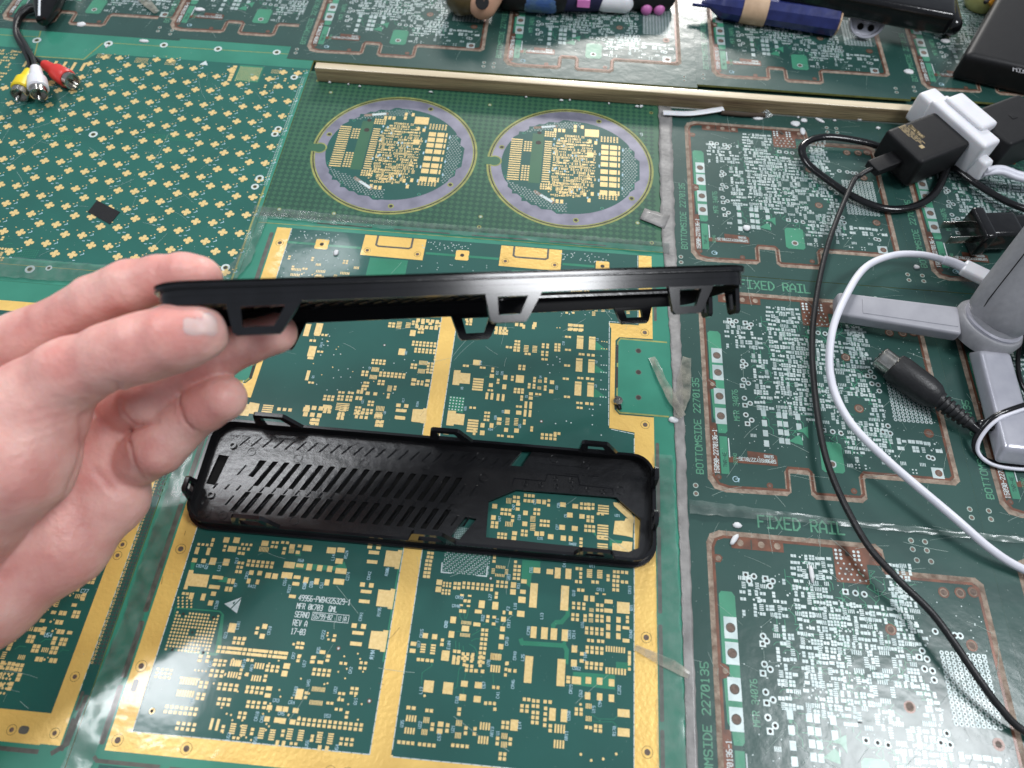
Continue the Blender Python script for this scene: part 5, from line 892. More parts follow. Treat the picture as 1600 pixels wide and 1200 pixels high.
# cables
CABS = []
def cable(name, pts, r, m, lab, zoff=None, seg=12, flat=1., group=None, cat='cable'):
    o = tube(name, pts, r, m, None, seg, 12, flat=flat); return tagp(o, lab, cat, group)
tip = e0 + dirv * 2.0
cable('power_cable', [tip, tip + dirv * .8 + np.array([0, 0, -.25])] + [g3(x, y, z) for x, y, z in ((1330, 290, .9), (1292, 388, .5), (1271, 500, .35), (1272, 600, .35), (1292, 720, .8), (1345, 835, 1.1), (1400, 902, 1.3), (1462, 965, 1.3), (1530, 1062, 1.1), (1562, 1105, .8), (1600, 1142, .5), (1690, 1190, .25))], .17, m_blk, 'long thin black cable running from the charger cube down over the right panels')
cable('power_cable', [g3(x, y, z) for x, y, z in ((1480, 262, .5), (1462, 300, .35), (1430, 322, .3), (1385, 326, .3), (1335, 308, .35), (1285, 275, .4), (1258, 250, .5), (1256, 226, .6), (1290, 214, .6), (1350, 222, .5), (1400, 238, .4))], .27, m_blkg, 'thick glossy black cable looped beside the charger cube', flat=.75)
cable('power_cable', [g3(x, y, z) for x, y, z in ((1490, 262, .5), (1520, 283, .6), (1560, 308, .6), (1600, 326, .6), (1680, 350, .5))], .27, m_blkg, 'thick black cable leaving the chargers towards the right edge', flat=.75)
wb = np.array([*(q2 + .7 * Vv + 1.4 * U), 1.25])
for k, dz in ((0, .12), (1, -.16)):
    pts = [wb + np.array([0, 0, dz])] + [g3(x, y + (6 if k else 0), z) for x, y, z in ((1565, 263, 1.3), (1600, 274, 1.2), (1680, 282, 1.0))]
    cable('charging_cable', pts, .21, m_cab, ('upper', 'lower')[k] + ' strand of the white double cord leaving the plug tap', group=None)
uc = thing('usb_cable', (*P(1400, 560), 0), 'long white USB cable arching over the grey tripod leg to the bottom right edge', 'cable')
tube('lead', [g3(x, y, z) for x, y, z in ((1700, 930, .3), (1600, 890, .5), (1548, 858, .9), (1490, 808, 1.3), (1385, 718, 1.5), (1325, 655, 1.4), (1298, 590, 1.3), (1300, 520, 1.9), (1322, 462, 2.0), (1352, 418, 1.6), (1395, 399, 1.2), (1440, 398, 1.0), (1478, 407, .9))], .21, m_cab, uc)
tube('strain_relief', [g3(1474, 406, .9), g3(1490, 411, .9), g3(1508, 419, .9)], .29, m_cab, uc)
pa, pb = g3(1504, 417, .9), g3(1552, 440, .9); d_ = pb - pa; d_ /= np.linalg.norm(d_); sd = np.cross(d_, (0, 0, 1))
rbox('plug_body', pa + d_ * 1.15, d_ * 1.15, sd * .52, (0, 0, .28), m_wht, uc, .16)
# thin black/white pair at the right
for k, (cc, lab) in enumerate(((m_blkg, 'thin black cable curled under the silver leg'), (m_cab, 'thin white cable curled over the silver leg'))):
    cable('thin_cable', [g3(x + k * 5, y + k * 5, z + .1 * k) for x, y, z in ((1640, 622, 1.3), (1590, 636, 1.5), (1552, 652, 1.3), (1528, 678, .7), (1523, 700, .3), (1540, 718, .2), (1575, 727, .2), (1640, 730, .2))], .1 if k else .14, cc, lab)
cable('thin_cable', [g3(x, y, z) for x, y, z in ((1640, 505, .3), (1603, 520, .3), (1592, 545, .3), (1592, 585, .3), (1606, 615, .3), (1640, 640, .3))], .13, m_blkg, 'thin black cable bow at the right edge beside the tripod hub')
# ---------- DIN connector
dn = thing('round_connector', (*P(1440, 610), 0), 'black round multi pin connector with a chrome tip and ribbed strain relief', 'connector')
c0, c1 = g3(1374, 556, .95), g3(1494, 646, .75); dd = (c1 - c0) / np.linalg.norm(c1 - c0); Ld = np.linalg.norm(c1 - c0)
msh = lathe('metal_shell', c0, dd, [(0, .52), (.05, .60), (1.5, .60)], m_chr, dn); lathe('socket_insert', c0 - dd * .02, dd, [(0, .46), (.05, .5)], m_blkm, msh)
for k in range(5): a_ = 2 * math.pi * k / 5; up_ = np.array([0, 0, 1.]); s_ = np.cross(dd, up_); lathe('pin', c0 - dd * .08 + (s_ * math.cos(a_) + np.cross(s_, dd) * math.sin(a_)) * .28, dd, [(0, .04), (.4, .05)], m_chr, msh, 8)
lathe('grip', c0 + dd * .85, dd, [(0, .66), (.08, .80), (.5, .86), (2.1, .84), (2.6, .74), (2.9, .56)], m_blk, dn)
pf = [(0, .5)]
for k in range(7): pf += [(.05 + k * .3, .53 - .025 * k), (.2 + k * .3, .53 - .025 * k), (.21 + k * .3, .38 - .015 * k), (.33 + k * .3, .38 - .015 * k)]
lathe('strain_relief', c0 + dd * 3.7, dd, pf, m_blk, dn, ang=30)
ce = c0 + dd * 5.6
tube('lead', [ce, ce + dd * .8, g3(1535, 662, .9), g3(1575, 676, 1.0), g3(1610, 684, 1.0), g3(1700, 700, .8)], .26, m_blkg, dn)
# ---------- two pronged plug
pg = thing('mains_plug', (*P(1550, 365), 0), 'glossy black two pronged mains plug at the right edge', 'plug')
x0_, x1_ = g3(1518, 362, 1.2), g3(1582, 360, 1.2); d_ = x1_ - x0_; d_ /= np.linalg.norm(d_); sd = np.cross(d_, (0, 0, 1))
rbox('plug_face', x0_ + d_ * .35, d_ * .38, sd * 1.25, (0, 0, .95), m_blkg, pg, .22)
rbox('plug_body', x0_ + d_ * 1.5, d_ * 1.2, sd * .95, (0, 0, .8), m_blkg, pg, .3)
rbox('plug_collar', x0_ + d_ * 3.2, d_ * .9, sd * .8, (0, 0, .65), m_blkg, pg, .3)
for s_ in (1, -1): rbox('prong', x0_ - d_ * .85 + sd * .62 * s_, d_ * .9, sd * .03, (0, 0, .3), m_chr, pg, .02)
tube('lead', [x0_ + d_ * 3.6, x0_ + d_ * 5.5, x0_ + d_ * 9], .3, m_blkg, pg)
# ---------- grey mini tripod
tr = thing('mini_tripod', (*P(1540, 520), 0), 'grey folding mini tripod with a fat stem, round hub and spread legs', 'tripod')
la, lb = g3(1296, 478, .95), g3(1492, 506, 1.3); d_ = lb - la; L_ = np.linalg.norm(d_); d_ /= L_; sd = np.cross(d_, (0, 0, 1)); sd /= np.linalg.norm(sd)
leg_v = []; leg_f = []
o = rbox('leg', (la + lb) / 2 + d_ * .2, d_ * (L_ / 2 - .1), sd * .98, (0, 0, .42), m_gryl, tr, .22, 4)
for v in o.data.vertices:
    t = ((np.array(v.co) + np.array(tr.location)) / S - la) @ d_
    if t < .9:
        k = .62 + .38 * max(t, 0) / .9; p = np.array(v.co) + np.array(tr.location); c = (la + d_ * t) * S; off = p - c; s2 = off @ sd; v.co = Vector((p - sd * s2 * (1 - k)).tolist()) - tr.location
rbox('leg_groove', (la + lb) / 2 + d_ * .8 - sd * .0 + np.array([0, 0, .43]), d_ * 2.6, sd * .52, (0, 0, .02), m_gryl, tr, .015)
hb = g3(1538, 515, .9); ax = np.array([.18, .16, 1.]); ax /= np.linalg.norm(ax)
lathe('hub', hb - ax * .5, ax, [(0, 1.6), (.15, 1.9), (.95, 1.95), (1.15, 1.82), (1.2, 1.5), (1.6, 1.4)], m_gry, tr, 48)
pk = []
for i in range(60):
    a_ = 2 * math.pi * i / 60; pk += [(.0, 0)]
lathe('knurled_ring', hb + ax * .66, ax, [(0, 1.66), (.16, 1.68), (.18, 1.4)], m_slv, tr, 60)
s0 = hb + ax * .9 + np.array([.1, .1, 0]); s1 = g3(1668, 362, 6.2); dS = (s1 - s0); LS = np.linalg.norm(dS); dS /= LS
stm = lathe('stem', s0, dS, [(-.9, .7), (-.7, 1.2), (-.35, 1.5), (.2, 1.72), (1.5, 1.82), (LS + 3, 1.9), (LS + 3.2, 1.6)], m_gry, tr, 40)
sdS = np.cross(dS, (0, 0, 1)); sdS /= np.linalg.norm(sdS); upS = np.cross(sdS, dS)
tube('seam', [s0 + dS * t + (-sdS * .95 + upS * 1.14) * (1.22 if t > .4 else 1.12) * (1 + .01 * t) for t in (.2, .8, 1.6, 3, 5, LS + 2)], .025, m_pld, stm, 6, cm=False)
l2a, l2b = g3(1545, 545, 1.0), g3(1592, 722, 1.0); d_ = l2b - l2a; L_ = np.linalg.norm(d_); d_ /= L_; sd = np.cross(d_, (0, 0, 1)); sd /= np.linalg.norm(sd)
rbox('leg', (l2a + l2b) / 2, d_ * L_ / 2, sd * 1.0, (0, 0, .5), m_slv, tr, .3, 5, taper=.86)
rbox('leg_hinge', l2a - d_ * .35, d_ * .4, sd * .55, (0, 0, .4), m_slv, tr, .1)
l3 = hb + np.array([3.5, -.3, 0]); rbox('leg', l3 + np.array([2.5, -.5, 0]), (3.6, -.6, 0), (.16, .95, 0), (0, 0, .42), m_gryl, tr, .2, 4)
# ================================================================== RCA cable, top left
rc = thing('audio_video_cable', (*P(70, 90), 0), 'black cable with one red, one white and one yellow phono plug', 'cable')
jk0, jk1 = g3(66, 34, .8), g3(82, -30, .9); dj = (jk1 - jk0) / np.linalg.norm(jk1 - jk0)
lathe('jack_body', jk0, dj, [(0, .3), (.08, .42), (.8, .62), (2.4, 1.0), (5, 1.25), (9, 1.3)], m_blkg, rc)
sj = np.cross(dj, (0, 0, 1)); tube('white_stripe', [jk0 + dj * .1 + np.array([0, 0, .42]) - sj * .02, jk0 + dj * .8 + np.array([0, 0, .64]), jk0 + dj * 2.4 + np.array([0, 0, 1.01]), jk0 + dj * 6 + np.array([0, 0, 1.27])], .09, m_wht, rc, 6, cm=False, flat=.3)
def rca(px0, px1, m, nm):
    a, b = g3(*px0), g3(*px1); d = (b - a); L_ = np.linalg.norm(d); d /= L_
    pp_ = lathe('phono_plug', a, d, [(0, .33), (.1, .36), (L_ * .45, .46), (L_ * .52, .62), (L_ * .95, .68), (L_, .6)], m, rc)
    mc_ = lathe('metal_collar', a + d * L_ * .97, d, [(0, .52), (.02, .56), (.55, .56), (.55, .48), (.2, .46)], m_chr, rc)
    lathe('centre_pin', a + d * L_ * .97, d, [(0, .12), (.95, .12), (1.1, .05)], m_chr, mc_, 12)
    pp_['label'] = nm + ' phono plug'; return a
r1 = rca((70, 101, .6), (107, 124, .6), m_red, 'red'); r2 = rca((56, 106, 1.2), (60, 140, .9), m_wht, 'white'); r3 = rca((47, 112, .6), (33, 142, .6), m_yel, 'yellow')
tube('lead', [g3(64, 10, .6), g3(45, 14, .5), g3(30, 27, .4), g3(24, 45, .4), g3(28, 62, .4), g3(48, 86, .5), g3(62, 96, .6), g3(71, 102, .6)], .17, m_blk, rc)
tube('lead', [g3(64, 6, .5), g3(38, 12, .4), g3(25, 30, .3), g3(28, 50, .3), g3(40, 70, .5), g3(50, 88, .9), g3(56, 106, 1.2)], .17, m_blk, rc)
tube('lead', [g3(62, 14, .4), g3(40, 20, .3), g3(28, 38, .2), g3(27, 60, .2), g3(38, 80, .4), g3(46, 98, .5), g3(47, 113, .6)], .17, m_blk, rc)
# ================================================================== clutter along the top edge
def capsule(name, a, b, r, m, parent=None, seg=20, r2=None):
    a, b = np.array(a, float), np.array(b, float); d = b - a; L_ = np.linalg.norm(d); d /= L_; r2 = r2 or r
    pf = [(-r * math.cos(t), r * math.sin(t)) for t in np.linspace(.05, math.pi / 2, 7)] + [(L_ + r2 * math.sin(t), r2 * math.cos(t)) for t in np.linspace(0, math.pi / 2 - .05, 7)]
    return lathe(name, a, d, pf, m, parent, seg)
th = thing('toy_doll', (*P(738, 18), 0), 'glossy olive brown and peach toy head lying at the top edge', 'toy')
hc = g3(742, -8, 1.6)
lathe('cap', hc + np.array([-.4, 0, -1.3]), (-.25, .2, .9), [(0, .9), (.15, 1.35), (.8, 1.7), (1.5, 1.72), (2.3, 1.4), (2.7, .7), (2.8, .1)], m_brn, th)
capsule('face', hc + np.array([.7, -.7, -.2]), hc + np.array([1.1, -.2, .3]), 1.15, m_pch, th)
lathe('ring_mark', hc + np.array([.75, -1.55, .4]), (.05, -.7, .65), [(0, .5), (.12, .52), (.13, .44), (.11, .43)], m_blkm, th)
ty = thing('toy_figure', (*P(900, 0), 0), 'dark toy figure in black and blue clothes lying along the top edge', 'toy')
capsule('torso', g3(795, -12, 1.2), g3(870, -8, 1.2), 1.3, m_blkm, ty); m_bc = mat('blue_cloth', (.05, .12, .33), (.12, .20, .22), .8, scale=120, bump=.5, bscale=500)
capsule('sleeve', g3(828, -6, 1.1), g3(862, -4, 1.1), 1.15, m_bc, ty); m_nv = mat('navy_cloth', (.015, .015, .06), None, .8)
capsule('leg', g3(875, -6, 1.1), g3(930, -6, 1.0), 1.1, m_nv, ty); capsule('leg', g3(935, -12, 1.1), g3(1035, -6, .9), 1.1, m_blkm, ty); rbox('pink_patch', g3(912, 0, 1.1) + np.array([0, -.75, .2]), (.5, 0, 0), (0, .1, 0), (0, .1, .25), m_pnk, ty, .05)
capsule('glove', g3(945, 2, .8), g3(975, 4, .8), .78, m_wht, ty)
pk_ = thing('doll', (*P(1020, 5), 0), 'pink doll whose two feet stick out below the top edge', 'toy')
for x in (1011, 1031): capsule('leg', g3(x + 2, -20, .6), g3(x, 6, .5), .38, m_pnk, pk_); capsule('foot', g3(x, 6, .45), g3(x - 1, 14, .4), .46, m_pnk, pk_)
mkr = thing('marker_pen', (*P(1200, 25), 0), 'dark blue marker wrapped in tan tape at the top edge', 'marker')
ma, mb = g3(1100, 4, 1.0), g3(1308, 34, 1.0); dm = (mb - ma); LM = np.linalg.norm(dm); dm /= LM
lathe('cap', ma, dm, [(-.2, .12), (.5, .35), (1.2, .8), (1.6, 1.0), (3.2, 1.05)], m_blu, mkr, 12, ang=25); lathe('tape_band', ma + dm * 3.0, dm, [(0, 1.08), (1.9, 1.1)], m_tan, mkr); lathe('barrel', ma + dm * 4.8, dm, [(0, .98), (LM - 4.9, 1.08), (LM - 4.8, .95)], m_blu, mkr, 9, ang=20)
rbox('clip', g3(1104, 9, .9), (1.1, -.1, .0), (0, .12, 0), (0, 0, .12), m_blu, mkr, .05)
lathe('end_ring', mb - dm * .0, dm, [(0, 1.0), (.12, 1.0)], m_tan, mkr, 9)
tc_ = thing('toy_car', (*P(1370, 20), 0), 'black toy car with one white spoked wheel at the top edge', 'toy car')
rbox('body', g3(1352, 2, 2.4), (6.2, -1.3, 0), (.25, 1.2, 0), (0, 0, .9), m_blkg, tc_, .4); rbox('bumper', g3(1420, 17, 1.9), (1.0, -.2, 0), (.25, 1.1, 0), (0, 0, .7), m_blkm, tc_, .3)
wc = g3(1357, 30, 1.35); wa = np.array([-.1, -.62, .6]); whl = lathe('wheel', wc, wa, [(-.5, 1.35), (0, 1.35), (.02, 1.2), (-.15, 1.1), (-.18, .3), (.0, .25)], m_slv, tc_, 36)
wa /= np.linalg.norm(wa); ua = np.cross(wa, (0, 0, 1)); ua /= np.linalg.norm(ua); va = np.cross(ua, wa)
for k in range(5):
    a_ = 2 * math.pi * k / 5 + .3; lathe('spoke_gap', wc - wa * .145 + (ua * math.cos(a_) + va * math.sin(a_)) * .68, wa, [(0, .26), (.02, .26)], m_pld, whl, 8)
rbox('orange_lamp', g3(1437, 20, 1.6), (.16, .05, 0), (0, .2, 0), (0, 0, .3), mat('orange_plastic', (.8, .3, .03), None, .4), tc_, .05)
ob = thing('black_tool', (*P(1475, 30), 0), 'black tapered handle lying on the panel left of the black box', 'tool'); capsule('handle', g3(1450, -60, 1.4), g3(1487, 40, .9), 1.3, m_blkg, ob, r2=.75); rbox('guard', g3(1448, -8, .9), (1.1, -.8, 0), (.9, 1.6, 0), (0, 0, .6), m_blkm, ob, .3)
yt = thing('yellow_toy', (*P(1535, 0), 0), 'yellow and orange round toy behind the black box', 'toy'); capsule('body', g3(1545, -30, 1.2), g3(1542, -12, 1.2), 1.6, mat('pale_yellow', (.55, .52, .18), None, .4), yt); lathe('orange_band', g3(1532, 8, .6), (.5, .5, .6), [(0, 1.25), (.5, 1.35), (.8, 1.2)], mat('orange_rubber', (.75, .33, .03), None, .4), yt)
for x, y in ((1540, 3), (1546, -2)): capsule('spot', g3(x, y, 2.2), g3(x + 2, y - 1, 2.2), .16, m_blkm, yt)
bb = thing('black_box', (*P(1560, 60), 0), 'large matte black box with small grey lettering at the top right corner', 'box')
k0, k1, k2 = np.array(P(1508, 84, 2.2)), np.array(P(1572, -30, 2.2)), np.array(P(1660, 118, 2.2))
boxc('case', (k0, k1, k1 + (k2 - k0)), .05, 2.2, m_blkm, bb, .5, 5)
dk = (k2 - k0) / np.linalg.norm(k2 - k0); nk = np.array([-dk[1], dk[0]]); A = Art(0); A.text('MIN', 0, 0, .45, 'silk', 0, 0, w=.07, sx=.8)
bp_ = np.array(P(1583, 111, 2.2)); mk('printed_text', [(bp_[0] + v[0] * dk[0] + v[1] * nk[0], bp_[1] + v[0] * dk[1] + v[1] * nk[1], 2.208) for v in A.v], A.f, m_gry, bb)
# ================================================================== small bits
q = [P(138, 332), P(152, 314), P(188, 332), P(172, 351)]
bt = mk('black_tape_piece', [(x, y, z) for z in (.03, .06) for x, y in q], [(4, 5, 6, 7), (3, 2, 1, 0), (0, 1, 5, 4), (1, 2, 6, 5), (2, 3, 7, 6), (3, 0, 4, 7)], m_blkm); tagp(bt, 'small matte black rectangle of tape on the clover pad board', 'tape')
sw = thing('screw', (*P(965, 628), .01), 'tiny dark screw lying at the lower corner of the light green window', 'screw')
a = g3(965, 628, .0); lathe('screw_head', a + np.array([0, 0, .05]), (0.05, -.1, 1), [(0, .2), (.1, .27), (.2, .24), (.21, .1), (.15, .08)], m_chr, sw, 18); lathe('screw_shank', a + np.array([.05, -.1, .08]), (.2, -.9, -.05), [(0, .11), (.4, .1), (.42, .05)], m_blkg, sw, 10)
ws = tube('white_plastic_strip', [g3(1036, 176, .25), g3(1080, 177, .25), g3(1130, 170, .3)], .24, m_wht, flat=.35); tagp(ws, 'thin white plastic strip lying under the wood strip above the grey tape', 'strip')
ds = tube('dark_splinter', [g3(1127, 176, .2), g3(1160, 179, .2), g3(1195, 180, .2)], .16, mat('dark_wood', (.06, .04, .025), None, .8), cm=False); tagp(ds, 'dark brown splinter lying along the foot of the wood strip', 'splinter')
m_flk = mat('white_flake', (.72, .72, .72), (.6, .62, .64), .6, scale=200)
R = random.Random(77)
def flake(px, py, rx, ry, lab, z=.05, m=m_flk, rot=0):
    x, y = P(px, py, z); n = 9; V = []; 
    ca, sa = math.cos(rot), math.sin(rot)
    for lay, s_ in ((0, 1.0), (.07, .9), (.11, .45)):
        for k in range(n):
            a_ = 2 * math.pi * k / n; rr = s_ * R.uniform(.85, 1.12); u, v = rx * rr * math.cos(a_), ry * rr * math.sin(a_); V.append((x + u * ca - v * sa, y + u * sa + v * ca, z - .03 + lay))
    F = [list(range(n))[::-1], [2 * n + k for k in range(n)]]
    for l in range(2): F += [(l * n + k, l * n + (k + 1) % n, (l + 1) * n + (k + 1) % n, (l + 1) * n + k) for k in range(n)]
    tagp(mk('white_flake', V, F, m, smooth=True), lab, 'flake', 'white flakes scattered on the boards')
for a in ((127, 38, .38, .3, 'white flake on the dark panel right of the three colour cable'), (225, 64, .4, .17, 'oval white flake on the light green border of the clover board'), (312, 15, .45, .22, 'large pale flake on the dark panel at the top left'), (167, 72, .1, .25, 'tiny upright white flake beside a border hole of the clover board'),
          (525, 395, .17, .26, 'white flake at the top edge strip of the gold edged board'), (1184, 183, .42, .3, 'white crumb left of the crumpled foil by the wood strip'), (1243, 193, .36, .3, 'white bead of foam below the wood strip'), (1256, 188, .26, .2, 'small white bead touching the larger foam bead'), (1281, 188, .4, .14, 'slanted white chip below the wood strip'), (1254, 205, .2, .4, 'white blob on the corner of the looped panel outline'),
          (1167, 356, .27, .26, 'white crumb on the silver traces left of the thin black cable'), (1420, 112, .42, .3, 'white flake above the wood strip, left of the chargers'), (1477, 64, .42, .28, 'white flake at the tip of the black handle'), (1437, 140, .0, .0, ''), (1432, 417, .2, .17, 'white crumb under the arch of the white USB cable'), (1343, 186, .25, .15, 'white chip right at the foot of the wood strip'), (1372, 200, .17, .13, 'tiny white chip beside the charger cube'), (1052, 656, .3, .2, 'white crumb stuck on the torn tape by the grey strip'),
          (1212, 907, .0, .0, ''), (1268, 897, .12, .5, 'upright white shaving on the silver pads of the bottom right panel'), (1147, 843, .14, .4, 'slanted white shaving on the copper edge of the bottom right panel'), (1152, 821, .25, .17, 'cream flake on the routed edge below the FIXED RAIL lettering'), (620, 128, .2, .1, 'small white chip on the wood strip front')):
    if a[2]: flake(*a, rot=-.6 if 'slanted' in a[4] else 0)
m_foil = mat('crumpled_foil', (.55, .57, .55), (.25, .28, .27), .25, metal=.8, scale=500, bump=1., bscale=700)
x, y = P(1195, 180); fo = mk('crumpled_foil', *(lambda V: (V, [(i, (i + 1) % 10, 10) for i in range(10)] + [list(range(10))[::-1]]))([(x + .6 * math.cos(i * .628) * R.uniform(.6, 1.2), y + .35 * math.sin(i * .628) * R.uniform(.6, 1.2), .03) for i in range(10)] + [(x, y, .5)]), m_foil); tagp(fo, 'crumpled bit of foil at the foot of the wood strip', 'foil')

R = random.Random(31)
for k in range(16):
    px = R.uniform(505, 1330); V_ = None
    y = 128 + (px - 500) * .0735; flake(px, y + R.uniform(-1, 4), R.uniform(.07, .17), R.uniform(.05, .1), 'tiny white chip caught along the front foot of the wood strip', z=.06)
# ================================================================== the hand (one continuous surface, built as a smooth union of tapered limbs)
def smin(a, b, k):
    h = np.clip(.5 + .5 * (b - a) / k, 0, 1); return b * (1 - h) + a * h - k * h * (1 - h)
def cone(Pn, a, b, ra, rb):
    ab = b - a; t = np.clip(((Pn - a) @ ab) / (ab @ ab), 0, 1); d = Pn - a - t[..., None] * ab
    return np.sqrt((d * d).sum(-1)) - (ra + (rb - ra) * t)
def CH(lst): return [(CW(x, y, d), r) for x, y, d, r in lst]
def chain(Pn, C, k=.35):
    D = None
    for (a, ra), (b, rb) in zip(C[:-1], C[1:]):
        q = cone(Pn, a, b, ra, rb); D = q if D is None else smin(D, q, k)
    return D
PALM = [CH([(178, 778, 30.3, 1.15), (95, 850, 29.6, 1.75), (-40, 930, 28.6, 2.2), (-200, 1010, 27.5, 2.6)]),
        CH([(194, 692, 30.7, 1.22), (150, 690, 30.3, 1.2), (60, 760, 29.6, 2.0), (-80, 840, 28.6, 2.6), (-260, 980, 27.2, 2.8)]),
        CH([(60, 585, 29.4, 1.25), (-60, 660, 28.8, 2.1), (-200, 860, 27.8, 2.7)]),
        CH([(110, 640, 30.2, 1.1), (0, 720, 29.4, 2.1)]),
        CH([(150, 690, 30.2, 1.2), (178, 778, 30.3, 1.15)]), CH([(160, 660, 30.6, 1.1), (217, 672, 30.8, 1.05)])]
ARM = CH([(-230, 960, 27.4, 2.9), (-620, 1300, 24, 2.9), (-900, 1500, 22, 3.2)])
THEN = CH([(62, 655, 26.0, 1.55), (20, 720, 26.0, 1.95), (-90, 830, 26.4, 2.3)])
THUMB = CH([(309, 522, 24.8, 1.0), (272, 529, 24.8, 1.12), (222, 544, 25.0, 1.16), (180, 556, 25.2, 1.14), (110, 584, 25.6, 1.24), (45, 628, 26.1, 1.55)])
FING = [CH([(0, 548, 28.4, 1.25), (92, 506, 27.8, 1.02), (150, 470, 27.2, .97), (204, 447, 26.9, .98), (250, 436, 26.7, .88), (290, 432, 26.5, .86), (312, 433, 26.4, .80)]),
        CH([(130, 680, 31.0, 1.2), (180, 650, 30.5, 1.05), (227, 624, 28.9, 1.09), (290, 586, 28.8, .95), (340, 556, 28.5, .93), (390, 534, 28.2, .86), (432, 520, 28.0, .80)]),
        CH([(130, 770, 31.2, 1.2), (195, 733, 30.6, 1.08), (247, 700, 29.0, 1.10), (292, 655, 28.8, 1.0), (320, 636, 28.4, .98), (348, 622, 28.1, .93)]),
        CH([(130, 800, 30.8, 1.1), (190, 765, 31.2, .95), (215, 720, 32.2, .85), (200, 690, 33.0, .75)])]
CREASE = []
def palm_field(Pn):
    D = None
    for c in PALM:
        q = chain(Pn, c, .8); D = q if D is None else smin(D, q, 1.1)
    D = smin(D, chain(Pn, ARM, .8), 1.2)
    return D
def hand_field(Pn, creases=True):
    pf = palm_field(Pn); D = smin(pf, chain(Pn, THEN, .9), .22)
    th = chain(Pn, THUMB, .45); tt = chain(Pn, THEN, .9); D = smin(D, smin(th, tt, .9), .12)
    for i, f in enumerate(FING):
        q = smin(chain(Pn, f, .18), pf, .16 if i in (1, 2) else .6); D = smin(D, q, .06)
    if creases:
        X_, Y_, Z_ = Pn[..., 0], Pn[..., 1], Pn[..., 2]
        D = D + .018 * np.sin(2.1 * X_ + 1.3 * Y_) * np.sin(1.7 * Y_ - 2.3 * Z_ + 1) + .012 * np.sin(4.1 * X_ - 3.1 * Z_) * np.sin(3.7 * Y_ + 2.2 * X_)
        for c, w_, a_ in CREASE:
            q = None
            for a, b in zip(c[:-1], c[1:]):
                z = cone(Pn, a, b, 0, 0); q = z if q is None else np.minimum(q, z)
            D = D + a_ * np.exp(-(q / w_) ** 2)
    return D
CAMP = np.array([0, 0, HC])
def hit(px, py, t0=18., t1=36.):
    d = (CW(px, py, 10.) - CAMP) / 10.; t = np.array(t0)
    for _ in range(90):
        v = float(hand_field((CAMP + d * t)[None, :], False)[0])
        if abs(v) < .004: break
        t = t + v * .8
        if t > t1: return None
    return CAMP + d * float(t)
def crease(pts, w_, a_):
    c = [hit(*p) for p in pts]; c = [q for q in c if q is not None]
    if len(c) > 1: CREASE.append((c, w_, a_))
crease([(128, 628), (130, 690), (150, 735), (205, 800)], .10, .10)
crease([(0, 902), (60, 815), (112, 752), (130, 700), (131, 650)], .16, .14)
crease([(184, 600), (187, 630), (196, 652), (216, 667), (246, 658)], .09, .17)
crease([(246, 405), (243, 430), (250, 462)], .05, .05); crease([(172, 436), (186, 462), (208, 482)], .06, .06); crease([(196, 425), (206, 450), (226, 475)], .05, .04)
crease([(325, 540), (342, 560), (346, 582)], .07, .12); crease([(240, 588), (244, 612), (262, 634)], .06, .06)
crease([(282, 612), (282, 645), (304, 674)], .08, .15); crease([(207, 672), (204, 700), (212, 730), (230, 750)], .09, .17)
crease([(186, 528), (194, 552), (190, 574)], .05, .025); crease([(174, 522), (180, 556), (176, 584)], .05, .02)
crease([(205, 518), (210, 550), (207, 575)], .05, .018)
for k in range(5): crease([(120 - k * 5, 632 + k * 12), (70 + k * 6, 640 + k * 14), (20, 655 + k * 16)], .05, .035)
# ---- surface nets on a regular grid
allp = [p for c in PALM + [ARM, THEN, THUMB] + FING for p in c]
lo_ = np.min([p - r for p, r in allp], 0) - .4; hi_ = np.max([p + r for p, r in allp], 0) + .4
HG = .105
nx, ny, nz = [int(v) + 1 for v in (hi_ - lo_) / HG]
SDF = np.empty((nx, ny, nz), np.float32)
ys, zs = lo_[1] + HG * np.arange(ny), lo_[2] + HG * np.arange(nz)
YY, ZZ = np.meshgrid(ys, zs, indexing='ij')
CR0 = CREASE; CREASE = []
coarse = 6
for i in range(nx):
    Pn = np.stack([np.full_like(YY, lo_[0] + HG * i), YY, ZZ], -1)
    SDF[i] = 9.
    # evaluate only where a cheap bound says the surface may be near
    m_ = np.zeros(YY.shape, bool)
    for p, r in allp: pass
    dq = hand_field(Pn[::coarse, ::coarse], False); nearb = dq < HG * coarse * 1.6
    mk_ = np.kron(nearb, np.ones((coarse, coarse), bool))[:ny, :nz] & (np.kron(dq, np.ones((coarse, coarse)))[:ny, :nz] > -HG * coarse * 1.6)
    SDF[i] = np.kron(dq, np.ones((coarse, coarse)))[:ny, :nz]
    if mk_.any():
        CREASE = CR0; SDF[i][mk_] = hand_field(Pn[mk_], True); CREASE = []
CREASE = CR0
ins = SDF < 0
cnt = np.zeros((nx - 1, ny - 1, nz - 1), np.int8); acc = np.zeros((nx - 1, ny - 1, nz - 1, 3), np.float32); ne = np.zeros((nx - 1, ny - 1, nz - 1), np.float32)
def sl(a, dx, dy, dz): return a[dx:nx - 1 + dx, dy:ny - 1 + dy, dz:nz - 1 + dz]
for c in [(a, b, d) for a in (0, 1) for b in (0, 1) for d in (0, 1)]: cnt += sl(ins, *c).astype(np.int8)
act = (cnt > 0) & (cnt < 8)
